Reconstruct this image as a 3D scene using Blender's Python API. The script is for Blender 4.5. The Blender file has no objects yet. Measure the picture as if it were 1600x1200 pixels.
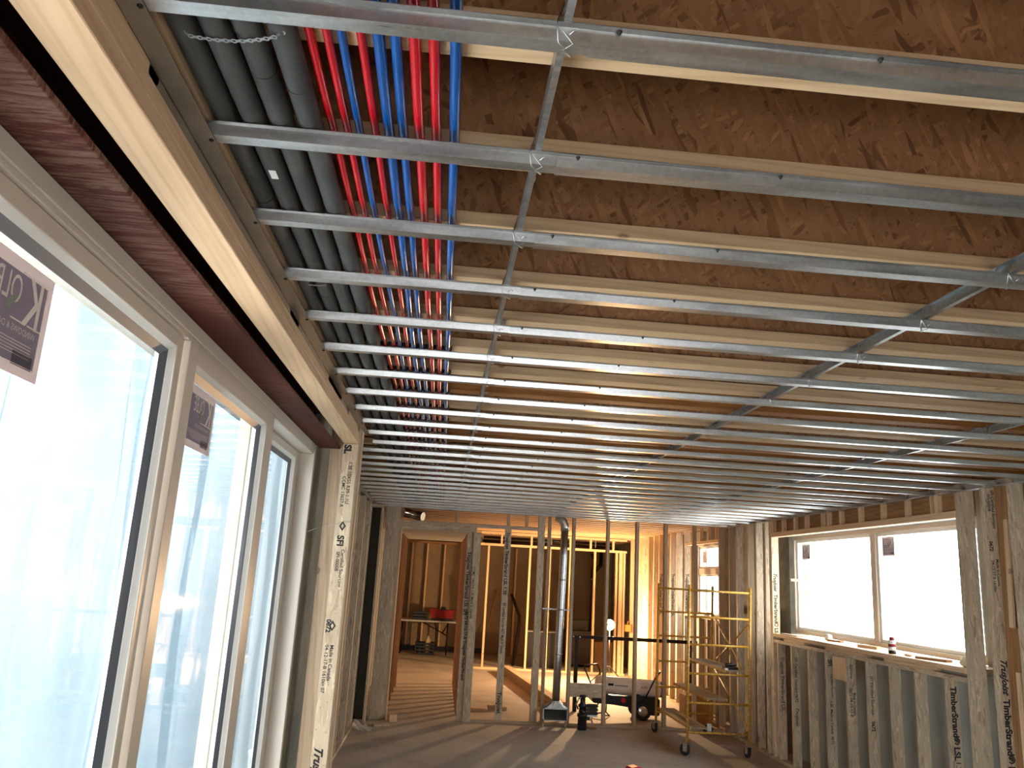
import bpy, bmesh, math, random
from mathutils import Vector, Matrix
random.seed(7)
D = bpy.data
SC = bpy.context.scene
COL = SC.collection

# ------------------------------------------------------------------ camera
RX = [[0.99490517, -0.08458546, 0.05485445], [0.07279416, 0.22629476, -0.97133501], [0.06974754, 0.9703793, 0.23129915]]
cam = D.cameras.new('camera'); cam.sensor_fit = 'HORIZONTAL'; cam.sensor_width = 36.0
cam.lens = 36.0 * 1261.64 / 1600.0; cam.clip_start = 0.02; cam.clip_end = 200
camo = D.objects.new('camera', cam); COL.objects.link(camo)
r_, d_, f_ = (Vector(v) for v in RX)
M = Matrix((r_, -d_, -f_)).transposed().to_4x4()
camo.matrix_world = M
SC.camera = camo

# ------------------------------------------------------------------ world, light, exposure
SKY = 9.0
w = D.worlds.new('World'); SC.world = w; w.use_nodes = True
wn = w.node_tree.nodes; wl = w.node_tree.links; wn.clear()
wo = wn.new('ShaderNodeOutputWorld'); bg = wn.new('ShaderNodeBackground')
tc = wn.new('ShaderNodeTexCoord'); nz = wn.new('ShaderNodeTexNoise'); nz.inputs['Scale'].default_value = 2.2
nz.inputs['Detail'].default_value = 5
rp = wn.new('ShaderNodeValToRGB')
rp.color_ramp.elements[0].position = 0.38; rp.color_ramp.elements[0].color = (0.93, 0.93, 0.95, 1)
rp.color_ramp.elements[1].position = 0.62; rp.color_ramp.elements[1].color = (1.0, 0.95, 0.88, 1)
wl.new(tc.outputs['Generated'], nz.inputs['Vector']); wl.new(nz.outputs['Fac'], rp.inputs['Fac'])
wl.new(rp.outputs['Color'], bg.inputs['Color']); bg.inputs['Strength'].default_value = SKY
wl.new(bg.outputs['Background'], wo.inputs['Surface'])
SC.view_settings.view_transform = 'Standard'; SC.view_settings.look = 'None'
SC.view_settings.exposure = 0.45; SC.view_settings.gamma = 1.0; SC.view_settings.use_curve_mapping = False
SC.cycles.max_bounces = 8; SC.cycles.diffuse_bounces = 5; SC.cycles.glossy_bounces = 4
SC.cycles.transparent_max_bounces = 12; SC.cycles.sample_clamp_indirect = 8.0
SC.cycles.use_denoising = True
SC.cycles.caustics_reflective = False; SC.cycles.caustics_refractive = False

def area(name, loc, rot, sx, sy, power, color):
    l = D.lights.new(name, 'AREA'); l.shape = 'RECTANGLE'; l.size = sx; l.size_y = sy; l.energy = power; l.color = color
    o = D.objects.new(name, l); COL.objects.link(o); o.location = loc; o.rotation_euler = rot; return o
R90 = math.pi / 2
# sampling portals for the sky light: sliding door (left), right-hand windows, low opening shaped into the unseen wall behind the camera
for nm, loc, rot, sx, sy in (('portal_door', (-1.0, 2.6, -0.6), (0, -R90, 0), 2.5, 4.6), ('portal_window', (4.60, 8.3, 0.1), (0, R90, 0), 1.2, 3.7),
                             ('portal_far_window', (4.60, 13.5, 0.1), (0, R90, 0), 1.2, 1.3), ('portal_rear', (0.9, -3.02, -1.35), (R90, 0, 0), 3.0, 1.12)):
    p_ = area(nm, loc, rot, sx, sy, 1.0, (1, 1, 1)); p_.data.cycles.is_portal = True

# ------------------------------------------------------------------ material helpers
def newmat(name):
    m = D.materials.new(name); m.use_nodes = True
    nt = m.node_tree; b = nt.nodes['Principled BSDF']; return m, nt, b
def N(nt, t, **kw):
    n = nt.nodes.new(t)
    for k, v in kw.items():
        if k in n.inputs.keys(): n.inputs[k].default_value = v
        else: setattr(n, k, v)
    return n
def L(nt, a, b): nt.links.new(a, b)
def objvec(nt, scale=(1, 1, 1), seed=True):
    t = N(nt, 'ShaderNodeTexCoord'); mp = N(nt, 'ShaderNodeMapping'); mp.inputs['Scale'].default_value = scale
    if seed:
        oi = N(nt, 'ShaderNodeObjectInfo'); mul = N(nt, 'ShaderNodeVectorMath', operation='SCALE')
        mul.inputs[0].default_value = (13.1, 7.7, 9.3); L(nt, oi.outputs['Random'], mul.inputs['Scale'])
        ad = N(nt, 'ShaderNodeVectorMath', operation='ADD'); L(nt, t.outputs['Object'], ad.inputs[0]); L(nt, mul.outputs[0], ad.inputs[1])
        L(nt, ad.outputs[0], mp.inputs['Vector'])
    else:
        L(nt, t.outputs['Object'], mp.inputs['Vector'])
    return mp.outputs['Vector']
def ramp(nt, fac, stops, interp='LINEAR'):
    r = N(nt, 'ShaderNodeValToRGB'); cr = r.color_ramp; cr.interpolation = interp
    while len(cr.elements) < len(stops): cr.elements.new(0.5)
    for e, (p, c) in zip(cr.elements, stops): e.position = p; e.color = (*c, 1)
    L(nt, fac, r.inputs['Fac']); return r.outputs['Color']
def mix(nt, fac, a, b, mode='MIX'):
    m = N(nt, 'ShaderNodeMix', data_type='RGBA', blend_type=mode)
    if isinstance(fac, (int, float)): m.inputs[0].default_value = fac
    else: L(nt, fac, m.inputs[0])
    for s, v in ((6, a), (7, b)):
        if isinstance(v, tuple): m.inputs[s].default_value = (*v, 1)
        else: L(nt, v, m.inputs[s])
    return m.outputs[2]
def bump(nt, b, h, strength=0.3, dist=0.002):
    bp = N(nt, 'ShaderNodeBump', Strength=strength, Distance=dist); L(nt, h, bp.inputs['Height']); L(nt, bp.outputs['Normal'], b.inputs['Normal'])

def wood(name, light, dark, axis, knots=True, rough=0.62, grain=1.0):
    m, nt, b = newmat(name)
    sc = [26, 26, 26]; sc['xyz'.index(axis)] = 1.6
    v = objvec(nt, tuple(s * grain for s in sc))
    n1 = N(nt, 'ShaderNodeTexNoise', Scale=1.0, Detail=4.0, Roughness=0.6, Distortion=0.7); L(nt, v, n1.inputs['Vector'])
    c = ramp(nt, n1.outputs['Fac'], [(0.3, dark), (0.55, light), (0.8, tuple(min(1, x * 1.08) for x in light))])
    sc2 = [34, 34, 34]; sc2['xyz'.index(axis)] = 1.8
    v2 = objvec(nt, tuple(sc2))
    wv = N(nt, 'ShaderNodeTexWave', wave_type='BANDS', bands_direction='DIAGONAL', Scale=0.55, Distortion=9.0, Detail=1.5, **{'Detail Scale': 0.6})
    L(nt, v2, wv.inputs['Vector'])
    c = mix(nt, 0.42, c, ramp(nt, wv.outputs['Fac'], [(0.0, dark), (0.35, light), (1.0, light)]))
    if knots:
        sc3 = [5.5, 5.5, 5.5]; sc3['xyz'.index(axis)] = 4.2
        v3 = objvec(nt, tuple(sc3)); vo = N(nt, 'ShaderNodeTexVoronoi', Scale=1.0); L(nt, v3, vo.inputs['Vector'])
        k = ramp(nt, vo.outputs['Distance'], [(0.0, (0.45, 0.45, 0.45)), (0.045, (0.5, 0.5, 0.5)), (0.06, (0.95, 0.95, 0.95)), (0.075, (0.5, 0.5, 0.5)), (0.11, (0, 0, 0))])
        c = mix(nt, k, c, tuple(x * 0.45 for x in dark))
    L(nt, c, b.inputs['Base Color']); b.inputs['Roughness'].default_value = rough
    bump(nt, b, n1.outputs['Fac'], 0.25, 0.001)
    return m
def strand(name, light, mid, dark, axis, rough=0.6, size=1.0):
    """strand lumber / oriented strand board: flat wood flakes"""
    m, nt, b = newmat(name)
    def layer(rot, sc, th):
        v = objvec(nt, (1, 1, 1)); mp = N(nt, 'ShaderNodeMapping', vector_type='TEXTURE'); mp.inputs['Rotation'].default_value = rot; mp.inputs['Scale'].default_value = tuple(1 / q for q in sc)
        nw = N(nt, 'ShaderNodeTexNoise', Scale=9.0, Detail=2.0); L(nt, v, nw.inputs['Vector'])
        ad = N(nt, 'ShaderNodeMixRGB', blend_type='ADD'); ad.inputs[0].default_value = 0.02; L(nt, v, ad.inputs[1]); L(nt, nw.outputs['Color'], ad.inputs[2])
        L(nt, ad.outputs[0], mp.inputs['Vector'])
        vo = N(nt, 'ShaderNodeTexVoronoi', Scale=1.0); L(nt, mp.outputs[0], vo.inputs['Vector'])
        sp = N(nt, 'ShaderNodeSeparateColor'); L(nt, vo.outputs['Color'], sp.inputs[0])
        return sp.outputs[0], sp.outputs[1]
    k = 1.0 / size
    if axis == 'osb_y':      # board in the XZ plane
        k *= 1.5
        sets = [((0, 0.5, 0), (9 * k, 5 * k, 42 * k)), ((0, -0.9, 0), (10 * k, 5 * k, 46 * k)), ((0, 1.7, 0), (11 * k, 5 * k, 38 * k)), ((0, 2.5, 0), (12 * k, 5 * k, 50 * k)), ((0, 1.2, 0), (8 * k, 5 * k, 44 * k))]
    elif axis == 'osb_z':
        sets = [((0, 0, 0.5), (9 * k, 42 * k, 5 * k)), ((0, 0, -0.9), (10 * k, 46 * k, 5 * k)), ((0, 0, 1.7), (11 * k, 38 * k, 5 * k)), ((0, 0, 2.5), (12 * k, 50 * k, 5 * k))]
    elif axis == 'x': sets = [((0, 0.12, 0.1), (7 * k, 60 * k, 60 * k)), ((0, -0.15, -0.1), (9 * k, 70 * k, 70 * k))]
    elif axis == 'y': sets = [((0.12, 0, 0.1), (60 * k, 7 * k, 60 * k)), ((-0.15, 0, -0.1), (70 * k, 9 * k, 70 * k))]
    else: sets = [((0.12, 0.1, 0), (60 * k, 60 * k, 7 * k)), ((-0.15, -0.1, 0), (70 * k, 70 * k, 9 * k))]
    c = None
    for i, (ro, s) in enumerate(sets):
        f1, f2 = layer(ro, s, 0)
        ci = ramp(nt, f1, [(0.0, dark), (0.14, mid), (0.55, light), (0.80, light), (1.0, tuple(min(1, x * 1.45) for x in light))])
        if c is None: c = ci; fb = f1
        else:
            st = ramp(nt, f2, [(0.45, (0, 0, 0)), (0.55, (1, 1, 1))])
            c = mix(nt, st, c, ci)
    v = objvec(nt, (1, 1, 1)); n2 = N(nt, 'ShaderNodeTexNoise', Scale=3.0, Detail=6.0); L(nt, v, n2.inputs['Vector'])
    c = mix(nt, 0.35, c, ramp(nt, n2.outputs['Fac'], [(0.3, dark), (0.7, light)]))
    n3 = N(nt, 'ShaderNodeTexNoise', Scale=60.0, Detail=3.0); L(nt, v, n3.inputs['Vector'])
    c = mix(nt, ramp(nt, n3.outputs['Fac'], [(0.64, (0, 0, 0)), (0.74, (0.6, 0.6, 0.6))]), c, tuple(x * 0.4 for x in dark))
    L(nt, c, b.inputs['Base Color']); b.inputs['Roughness'].default_value = rough
    bump(nt, b, fb, 0.15, 0.001)
    return m
def plain(name, col, rough=0.5, metal=0.0, var=0.0, scale=12.0, spec=None, bmp=0.0):
    m, nt, b = newmat(name)
    b.inputs['Roughness'].default_value = rough; b.inputs['Metallic'].default_value = metal
    if var > 0:
        v = objvec(nt); n = N(nt, 'ShaderNodeTexNoise', Scale=scale, Detail=5.0, Roughness=0.6); L(nt, v, n.inputs['Vector'])
        c = ramp(nt, n.outputs['Fac'], [(0.3, tuple(x * (1 - var) for x in col)), (0.7, tuple(min(1, x * (1 + var)) for x in col))])
        L(nt, c, b.inputs['Base Color'])
        if bmp: bump(nt, b, n.outputs['Fac'], bmp, 0.002)
    else: b.inputs['Base Color'].default_value = (*col, 1)
    if spec is not None: b.inputs['Specular IOR Level'].default_value = spec
    return m
def emit(name, col, s):
    m, nt, b = newmat(name); b.inputs['Base Color'].default_value = (0, 0, 0, 1)
    b.inputs['Emission Color'].default_value = (*col, 1); b.inputs['Emission Strength'].default_value = s; return m
def galv(name, rough=0.3, col=(0.62, 0.64, 0.65)):
    m, nt, b = newmat(name); b.inputs['Metallic'].default_value = 1.0
    v = objvec(nt, (4, 30, 30)); n = N(nt, 'ShaderNodeTexNoise', Scale=1.5, Detail=5.0); L(nt, v, n.inputs['Vector'])
    v2 = objvec(nt); vo = N(nt, 'ShaderNodeTexVoronoi', Scale=110.0); L(nt, v2, vo.inputs['Vector'])
    c = ramp(nt, n.outputs['Fac'], [(0.3, tuple(x * 0.72 for x in col)), (0.7, col)])
    sg = N(nt, 'ShaderNodeSeparateColor'); L(nt, vo.outputs['Color'], sg.inputs[0])
    c = mix(nt, 0.14, c, ramp(nt, sg.outputs[0], [(0.0, (0.2, 0.2, 0.2)), (1.0, (0.8, 0.8, 0.8))]), 'OVERLAY')
    L(nt, c, b.inputs['Base Color'])
    mr = N(nt, 'ShaderNodeMapRange'); mr.inputs['To Min'].default_value = rough * 0.75; mr.inputs['To Max'].default_value = rough * 1.4
    L(nt, n.outputs['Fac'], mr.inputs['Value']); L(nt, mr.outputs[0], b.inputs['Roughness'])
    return m
def speckle(name, col, spot, amount, rough=0.5, scale=70, metal=0.0):
    m, nt, b = newmat(name); v = objvec(nt); n = N(nt, 'ShaderNodeTexNoise', Scale=scale, Detail=6.0, Roughness=0.7); L(nt, v, n.inputs['Vector'])
    f = ramp(nt, n.outputs['Fac'], [(amount, (0, 0, 0)), (amount + 0.05, (1, 1, 1))])
    L(nt, mix(nt, f, col, spot), b.inputs['Base Color']); b.inputs['Roughness'].default_value = rough; b.inputs['Metallic'].default_value = metal
    return m

PINE_L, PINE_D = (0.78, 0.55, 0.34), (0.62, 0.39, 0.21)
MT = {}
for ax in 'xyz':
    MT['pine_' + ax] = wood('pine_grain_' + ax, PINE_L, PINE_D, ax)
    MT['stud_' + ax] = wood('weathered_stud_grain_' + ax, (0.52, 0.38, 0.25), (0.32, 0.215, 0.13), ax)
    MT['lsl_' + ax] = strand('strand_lumber_grain_' + ax, (0.62, 0.50, 0.36), (0.54, 0.42, 0.29), (0.32, 0.225, 0.14), ax)
    MT['lslp_' + ax] = strand('pale_strand_lumber_grain_' + ax, (0.74, 0.59, 0.41), (0.66, 0.50, 0.33), (0.42, 0.28, 0.17), ax)
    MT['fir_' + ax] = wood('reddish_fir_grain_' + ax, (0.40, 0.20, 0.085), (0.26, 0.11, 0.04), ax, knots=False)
MT['flange'] = wood('joist_flange_pine', (0.66, 0.46, 0.27), (0.48, 0.31, 0.17), 'x')
MT['lvl'] = wood('laminated_beam_orange', (0.36, 0.14, 0.03), (0.22, 0.075, 0.015), 'x', knots=False)
MT['osb'] = strand('osb_web', (0.37, 0.185, 0.082), (0.285, 0.130, 0.052), (0.10, 0.036, 0.014), 'osb_y', rough=0.55, size=1.0)
MT['osbdeck'] = strand('osb_deck', (0.40, 0.21, 0.10), (0.33, 0.165, 0.075), (0.13, 0.05, 0.02), 'osb_z', rough=0.6)
MT['galv'] = galv('galvanized_steel', 0.30)
MT['galvdull'] = galv('galvanized_steel_dull', 0.36, (0.50, 0.52, 0.53))
MT['wire'] = plain('tie_wire', (0.5, 0.5, 0.5), 0.35, 1.0)
MT['screw'] = plain('black_screw', (0.012, 0.012, 0.012), 0.4, 0.3)
MT['foam'] = plain('black_pipe_insulation', (0.050, 0.053, 0.052), 0.68, 0, 0.35, 6, bmp=0.15)
MT['tape'] = plain('black_tape', (0.008, 0.008, 0.008), 0.35)
MT['white'] = plain('white_paper', (0.75, 0.75, 0.75), 0.6)
MT['red'] = plain('red_tubing', (0.50, 0.004, 0.012), 0.2, 0, 0.10, 5)
MT['blue'] = plain('blue_tubing', (0.0, 0.075, 0.32), 0.2, 0, 0.10, 5)
MT['black'] = plain('black_plastic', (0.010, 0.010, 0.011), 0.35)
MT['rubber'] = plain('black_rubber', (0.018, 0.018, 0.018), 0.75)
MT['ink'] = plain('black_ink', (0.02, 0.018, 0.02), 0.7)
MT['conc'] = plain('grey_green_concrete', (0.22, 0.225, 0.19), 0.85, 0, 0.28, 5, bmp=0.4)
MT['concwall'] = plain('concrete_wall', (0.33, 0.31, 0.27), 0.9, 0, 0.15, 3, bmp=0.3)
MT['tanwall'] = plain('tan_wall_board', (0.29, 0.21, 0.13), 0.8, 0, 0.12, 3)
MT['foamwall'] = plain('blue_grey_foam_board', (0.46, 0.46, 0.41), 0.8, 0, 0.12, 4)
MT['darkboard'] = plain('dark_grey_board', (0.060, 0.060, 0.050), 0.8, 0, 0.15, 4)
MT['taupe'] = plain('taupe_membrane', (0.30, 0.265, 0.215), 0.35, 0.3, 0.2, 6)
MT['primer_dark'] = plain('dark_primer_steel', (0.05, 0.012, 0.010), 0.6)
MT['frame'] = plain('cream_window_frame', (0.66, 0.60, 0.52), 0.38)
MT['framew'] = plain('white_glazing_bead', (0.82, 0.81, 0.77), 0.35)
MT['seal'] = plain('blue_grey_glazing_seal', (0.13, 0.155, 0.20), 0.4)
MT['sticker'] = plain('purple_grey_sticker', (0.23, 0.20, 0.29), 0.5)
MT['stickerb'] = plain('pale_sticker_margin', (0.62, 0.55, 0.53), 0.5)
MT['stickertext'] = plain('sticker_lettering', (0.70, 0.65, 0.60), 0.5)
def backlit(name, col):
    m = D.materials.new(name); m.use_nodes = True; nt = m.node_tree; nt.nodes.clear(); out = N(nt, 'ShaderNodeOutputMaterial'); mx = N(nt, 'ShaderNodeMixShader', Fac=0.28)
    tl = N(nt, 'ShaderNodeBsdfTranslucent'); tl.inputs[0].default_value = (*[c for c in col], 1); df = N(nt, 'ShaderNodeBsdfDiffuse'); df.inputs[0].default_value = (*col, 1)
    L(nt, df.outputs[0], mx.inputs[1]); L(nt, tl.outputs[0], mx.inputs[2]); L(nt, mx.outputs[0], out.inputs[0]); return m
MT['sticker'] = backlit('purple_grey_sticker_film', (0.47, 0.43, 0.56)); MT['stickerb'] = backlit('pale_sticker_film', (0.70, 0.62, 0.60)); MT['stickertext'] = plain('sticker_lettering_ink', (0.92, 0.88, 0.84), 0.6)
MT['green'] = plain('leaf_green', (0.26, 0.30, 0.27), 0.5)
MT['yellow'] = speckle('yellow_scaffold_paint', (0.60, 0.30, 0.02), (0.75, 0.70, 0.60), 0.56, 0.45, 45)
MT['plank'] = wood('scaffold_plank', (0.30, 0.23, 0.16), (0.16, 0.115, 0.075), 'y', knots=False)
MT['heater'] = plain('heater_white', (0.85, 0.80, 0.74), 0.35)
MT['redp'] = plain('red_plastic', (0.55, 0.02, 0.03), 0.4)
MT['redcloth'] = plain('red_canvas', (0.22, 0.008, 0.014), 0.8, 0, 0.3, 8)
MT['navy'] = plain('dark_canvas', (0.02, 0.015, 0.02), 0.8)
MT['bark'] = plain('dark_steel', (0.02, 0.013, 0.010), 0.4, 0.5)
MT['chrome'] = plain('chrome', (0.7, 0.7, 0.68), 0.22, 1.0)
MT['ochre'] = plain('orange_plastic_box', (0.60, 0.20, 0.03), 0.5)
MT['card'] = plain('cardboard', (0.42, 0.19, 0.04), 0.8)
MT['tabletop'] = plain('table_top_grey', (0.42, 0.42, 0.40), 0.5)
MT['foil'] = plain('crumpled_foil', (0.75, 0.74, 0.72), 0.2, 1.0)
MT['snow'] = plain('snow_ground', (0.85, 0.87, 0.9), 0.9)
MT['cream'] = plain('spray_foam_cream', (0.75, 0.62, 0.42), 0.8, 0, 0.1, 20)

m, nt, b = newmat('steel_red_primer'); MT['primer'] = m
v = objvec(nt, (2.5, 22, 3)); n = N(nt, 'ShaderNodeTexNoise', Distortion=0.8, Scale=2.6, Detail=7.0, Roughness=0.7); L(nt, v, n.inputs['Vector'])
v2 = objvec(nt, (1, 0.7, 1)); n2 = N(nt, 'ShaderNodeTexNoise', Scale=1.6, Detail=2.0); L(nt, v2, n2.inputs['Vector'])
f1 = ramp(nt, n.outputs['Fac'], [(0.44, (0, 0, 0)), (0.58, (1, 1, 1))]); f2 = ramp(nt, n2.outputs['Fac'], [(0.40, (0, 0, 0)), (0.55, (0.9, 0.9, 0.9))])
L(nt, mix(nt, mix(nt, 1.0, f1, f2, 'MULTIPLY'), (0.080, 0.019, 0.013), (0.20, 0.115, 0.085)), b.inputs['Base Color']); b.inputs['Roughness'].default_value = 0.75; b.inputs['Specular IOR Level'].default_value = 0.2

m, nt, b = newmat('concrete_floor'); MT['floor'] = m
v = objvec(nt, seed=False); n = N(nt, 'ShaderNodeTexNoise', Scale=1.1, Detail=8.0, Roughness=0.65); L(nt, v, n.inputs['Vector'])
n2 = N(nt, 'ShaderNodeTexNoise', Scale=14.0, Detail=4.0); L(nt, v, n2.inputs['Vector'])
c = ramp(nt, n.outputs['Fac'], [(0.3, (0.30, 0.255, 0.21)), (0.5, (0.40, 0.35, 0.30)), (0.72, (0.47, 0.42, 0.36))])
c = mix(nt, ramp(nt, n2.outputs['Fac'], [(0.6, (0, 0, 0)), (0.75, (0.5, 0.5, 0.5))]), c, (0.25, 0.21, 0.17))
L(nt, c, b.inputs['Base Color']); b.inputs['Roughness'].default_value = 0.75; bump(nt, b, n2.outputs['Fac'], 0.15, 0.003)

# glass: clear with a faint reflection
m = D.materials.new('window_glass'); m.use_nodes = True; nt = m.node_tree; nt.nodes.clear(); MT['glass'] = m
out = N(nt, 'ShaderNodeOutputMaterial'); mx = N(nt, 'ShaderNodeMixShader'); tr = N(nt, 'ShaderNodeBsdfTransparent'); gl = N(nt, 'ShaderNodeBsdfGlossy')
tr.inputs['Color'].default_value = (0.93, 0.97, 0.98, 1); gl.inputs['Roughness'].default_value = 0.03
lw = N(nt, 'ShaderNodeLayerWeight', Blend=0.5); pw = N(nt, 'ShaderNodeMath', operation='POWER'); L(nt, lw.outputs['Facing'], pw.inputs[0]); pw.inputs[1].default_value = 5.0
ma = N(nt, 'ShaderNodeMath', operation='MULTIPLY_ADD'); L(nt, pw.outputs[0], ma.inputs[0]); ma.inputs[1].default_value = 0.9; ma.inputs[2].default_value = 0.06; L(nt, ma.outputs[0], mx.inputs[0]); L(nt, tr.outputs[0], mx.inputs[1]); L(nt, gl.outputs[0], mx.inputs[2]); L(nt, mx.outputs[0], out.inputs[0])
# hazy protective film / poly sheeting
def poly(name, col, transp):
    m = D.materials.new(name); m.use_nodes = True; nt = m.node_tree; nt.nodes.clear()
    out = N(nt, 'ShaderNodeOutputMaterial'); mx = N(nt, 'ShaderNodeMixShader'); tr = N(nt, 'ShaderNodeBsdfTransparent')
    tl = N(nt, 'ShaderNodeBsdfTranslucent'); df = N(nt, 'ShaderNodeBsdfDiffuse'); m2 = N(nt, 'ShaderNodeMixShader')
    tl.inputs['Color'].default_value = (*col, 1); df.inputs['Color'].default_value = (*col, 1)
    v = objvec(nt, (1, 2.2, 0.7)); n = N(nt, 'ShaderNodeTexNoise', Scale=1.3, Detail=5.0, Distortion=0.6); L(nt, v, n.inputs['Vector'])
    mr = N(nt, 'ShaderNodeMapRange'); mr.inputs['From Min'].default_value = 0.3; mr.inputs['From Max'].default_value = 0.7
    mr.inputs['To Min'].default_value = transp * 0.4; mr.inputs['To Max'].default_value = min(1, transp * 1.6); L(nt, n.outputs['Fac'], mr.inputs['Value'])
    m2.inputs[0].default_value = 0.3; L(nt, tl.outputs[0], m2.inputs[1]); L(nt, df.outputs[0], m2.inputs[2])
    L(nt, mr.outputs[0], mx.inputs[0]); L(nt, m2.outputs[0], mx.inputs[1]); L(nt, tr.outputs[0], mx.inputs[2]); L(nt, mx.outputs[0], out.inputs[0])
    return m
MT['poly'] = poly('poly_sheeting', (0.105, 0.145, 0.175), 0.05)
MT['polyscrap'] = poly('poly_scrap', (0.8, 0.8, 0.8), 0.2)

# ------------------------------------------------------------------ mesh helpers
def wloc(o):
    p = Vector(o.location) if o else Vector((0, 0, 0))
    while o and o.parent: o = o.parent; p = p + Vector(o.location)
    return p
class MB:
    """collects geometry in world coordinates and links it as ONE mesh object"""
    def __init__(s, xf=None): s.bm = bmesh.new(); s.mats = []; s.xf = xf
    def mi(s, mat):
        if mat not in s.mats: s.mats.append(mat)
        return s.mats.index(mat)
    def v(s, p):
        p = Vector(p)
        if s.xf is not None: p = s.xf @ p
        return s.bm.verts.new(p)
    def face(s, pts, mat='galv', smooth=False):
        f = s.bm.faces.new([s.v(p) for p in pts]); f.material_index = s.mi(mat); f.smooth = smooth; return f
    def box(s, x0, x1, y0, y1, z0, z1, mat):
        V = [s.v((x, y, z)) for z in (z0, z1) for y in (y0, y1) for x in (x0, x1)]
        k = s.mi(mat)
        for q in ((0, 2, 3, 1), (4, 5, 7, 6), (0, 1, 5, 4), (2, 6, 7, 3), (0, 4, 6, 2), (1, 3, 7, 5)):
            f = s.bm.faces.new([V[i] for i in q]); f.material_index = k
        return s
    def prism(s, prof, axis, a, b, mat, smooth=False):
        """closed 2-D profile extruded along an axis. axis x: prof=(y,z); y: prof=(x,z); z: prof=(x,y)"""
        def P(u, w_, t): return {'x': (t, u, w_), 'y': (u, t, w_), 'z': (u, w_, t)}[axis]
        A = [s.v(P(u, w_, a)) for u, w_ in prof]; B = [s.v(P(u, w_, b)) for u, w_ in prof]; k = s.mi(mat); n = len(prof)
        for i in range(n):
            f = s.bm.faces.new((A[i], A[(i + 1) % n], B[(i + 1) % n], B[i])); f.material_index = k; f.smooth = smooth
        for c in (A[::-1], B):
            f = s.bm.faces.new(c); f.material_index = k
        return s
    def tube(s, pts, rad, mat, n=10, caps=True):
        pts = [Vector(p) for p in pts]; k = s.mi(mat); rings = []
        up0 = None
        for i, p in enumerate(pts):
            t = (pts[min(i + 1, len(pts) - 1)] - pts[max(i - 1, 0)]).normalized()
            if up0 is None:
                a = Vector((0, 0, 1)) if abs(t.z) < 0.9 else Vector((1, 0, 0)); u = t.cross(a).normalized()
            else:
                u = (up0 - t * up0.dot(t)).normalized()
            up0 = u; w_ = t.cross(u); r = rad[i] if isinstance(rad, (list, tuple)) else rad
            rings.append([s.v(p + u * (r * math.cos(2 * math.pi * j / n)) + w_ * (r * math.sin(2 * math.pi * j / n))) for j in range(n)])
        for A, B in zip(rings, rings[1:]):
            for j in range(n):
                f = s.bm.faces.new((A[j], A[(j + 1) % n], B[(j + 1) % n], B[j])); f.material_index = k; f.smooth = True
        if caps:
            for c in (rings[0][::-1], rings[-1]):
                f = s.bm.faces.new(c); f.material_index = k
        return s
    def lathe(s, c, axis, prof, mat, n=24):
        """prof = [(t, r)...] along axis from point c"""
        c = Vector(c); a = {'x': Vector((1, 0, 0)), 'y': Vector((0, 1, 0)), 'z': Vector((0, 0, 1))}[axis]
        u = {'x': Vector((0, 1, 0)), 'y': Vector((0, 0, 1)), 'z': Vector((1, 0, 0))}[axis]; w_ = a.cross(u); k = s.mi(mat)
        rings = [[s.v(c + a * t + u * (max(r, 1e-4) * math.cos(2 * math.pi * j / n)) + w_ * (max(r, 1e-4) * math.sin(2 * math.pi * j / n))) for j in range(n)] for t, r in prof]
        for A, B in zip(rings, rings[1:]):
            for j in range(n):
                f = s.bm.faces.new((A[j], A[(j + 1) % n], B[(j + 1) % n], B[j])); f.material_index = k; f.smooth = True
        for cc in (rings[0][::-1], rings[-1]):
            f = s.bm.faces.new(cc); f.material_index = k
        return s
    def build(s, name, parent=None, origin=None, bevel=0.0):
        bm = s.bm
        if bevel > 0:
            bmesh.ops.bevel(bm, geom=list(bm.edges), offset=bevel, segments=1, affect='EDGES', profile=0.5)
        bmesh.ops.recalc_face_normals(bm, faces=bm.faces)
        xs = [v.co for v in bm.verts]
        if origin is None:
            lo = Vector((min(v.x for v in xs), min(v.y for v in xs), min(v.z for v in xs)))
            hi = Vector((max(v.x for v in xs), max(v.y for v in xs), max(v.z for v in xs)))
            origin = (lo + hi) / 2
        origin = Vector(origin)
        bmesh.ops.translate(bm, verts=bm.verts, vec=-origin)
        me = D.meshes.new(name); bm.to_mesh(me); bm.free()
        for k in s.mats: me.materials.append(MT[k])
        o = D.objects.new(name, me); COL.objects.link(o)
        if parent: o.parent = parent
        o.location = origin - (wloc(parent) if parent else Vector((0, 0, 0)))
        return o
def tag(o, label, cat, group=None):
    o['label'] = label; o['category'] = cat; o['kind'] = 'thing'
    if group: o['group'] = group
    return o
def thing(name, loc, label, cat, group=None):
    o = D.objects.new(name, None); COL.objects.link(o); o.location = loc; o.empty_display_size = 0.1
    return tag(o, label, cat, group)
def structure(o): o['kind'] = 'structure'; return o
def bx(name, x0, x1, y0, y1, z0, z1, mat, parent=None, bevel=0.0):
    return MB().box(x0, x1, y0, y1, z0, z1, mat).build(name, parent, bevel=bevel)
def copy_tree(o, parent=None):
    c = o.copy(); COL.objects.link(c)
    if parent: c.parent = parent
    for ch in list(o.children): copy_tree(ch, c)
    return c
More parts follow.
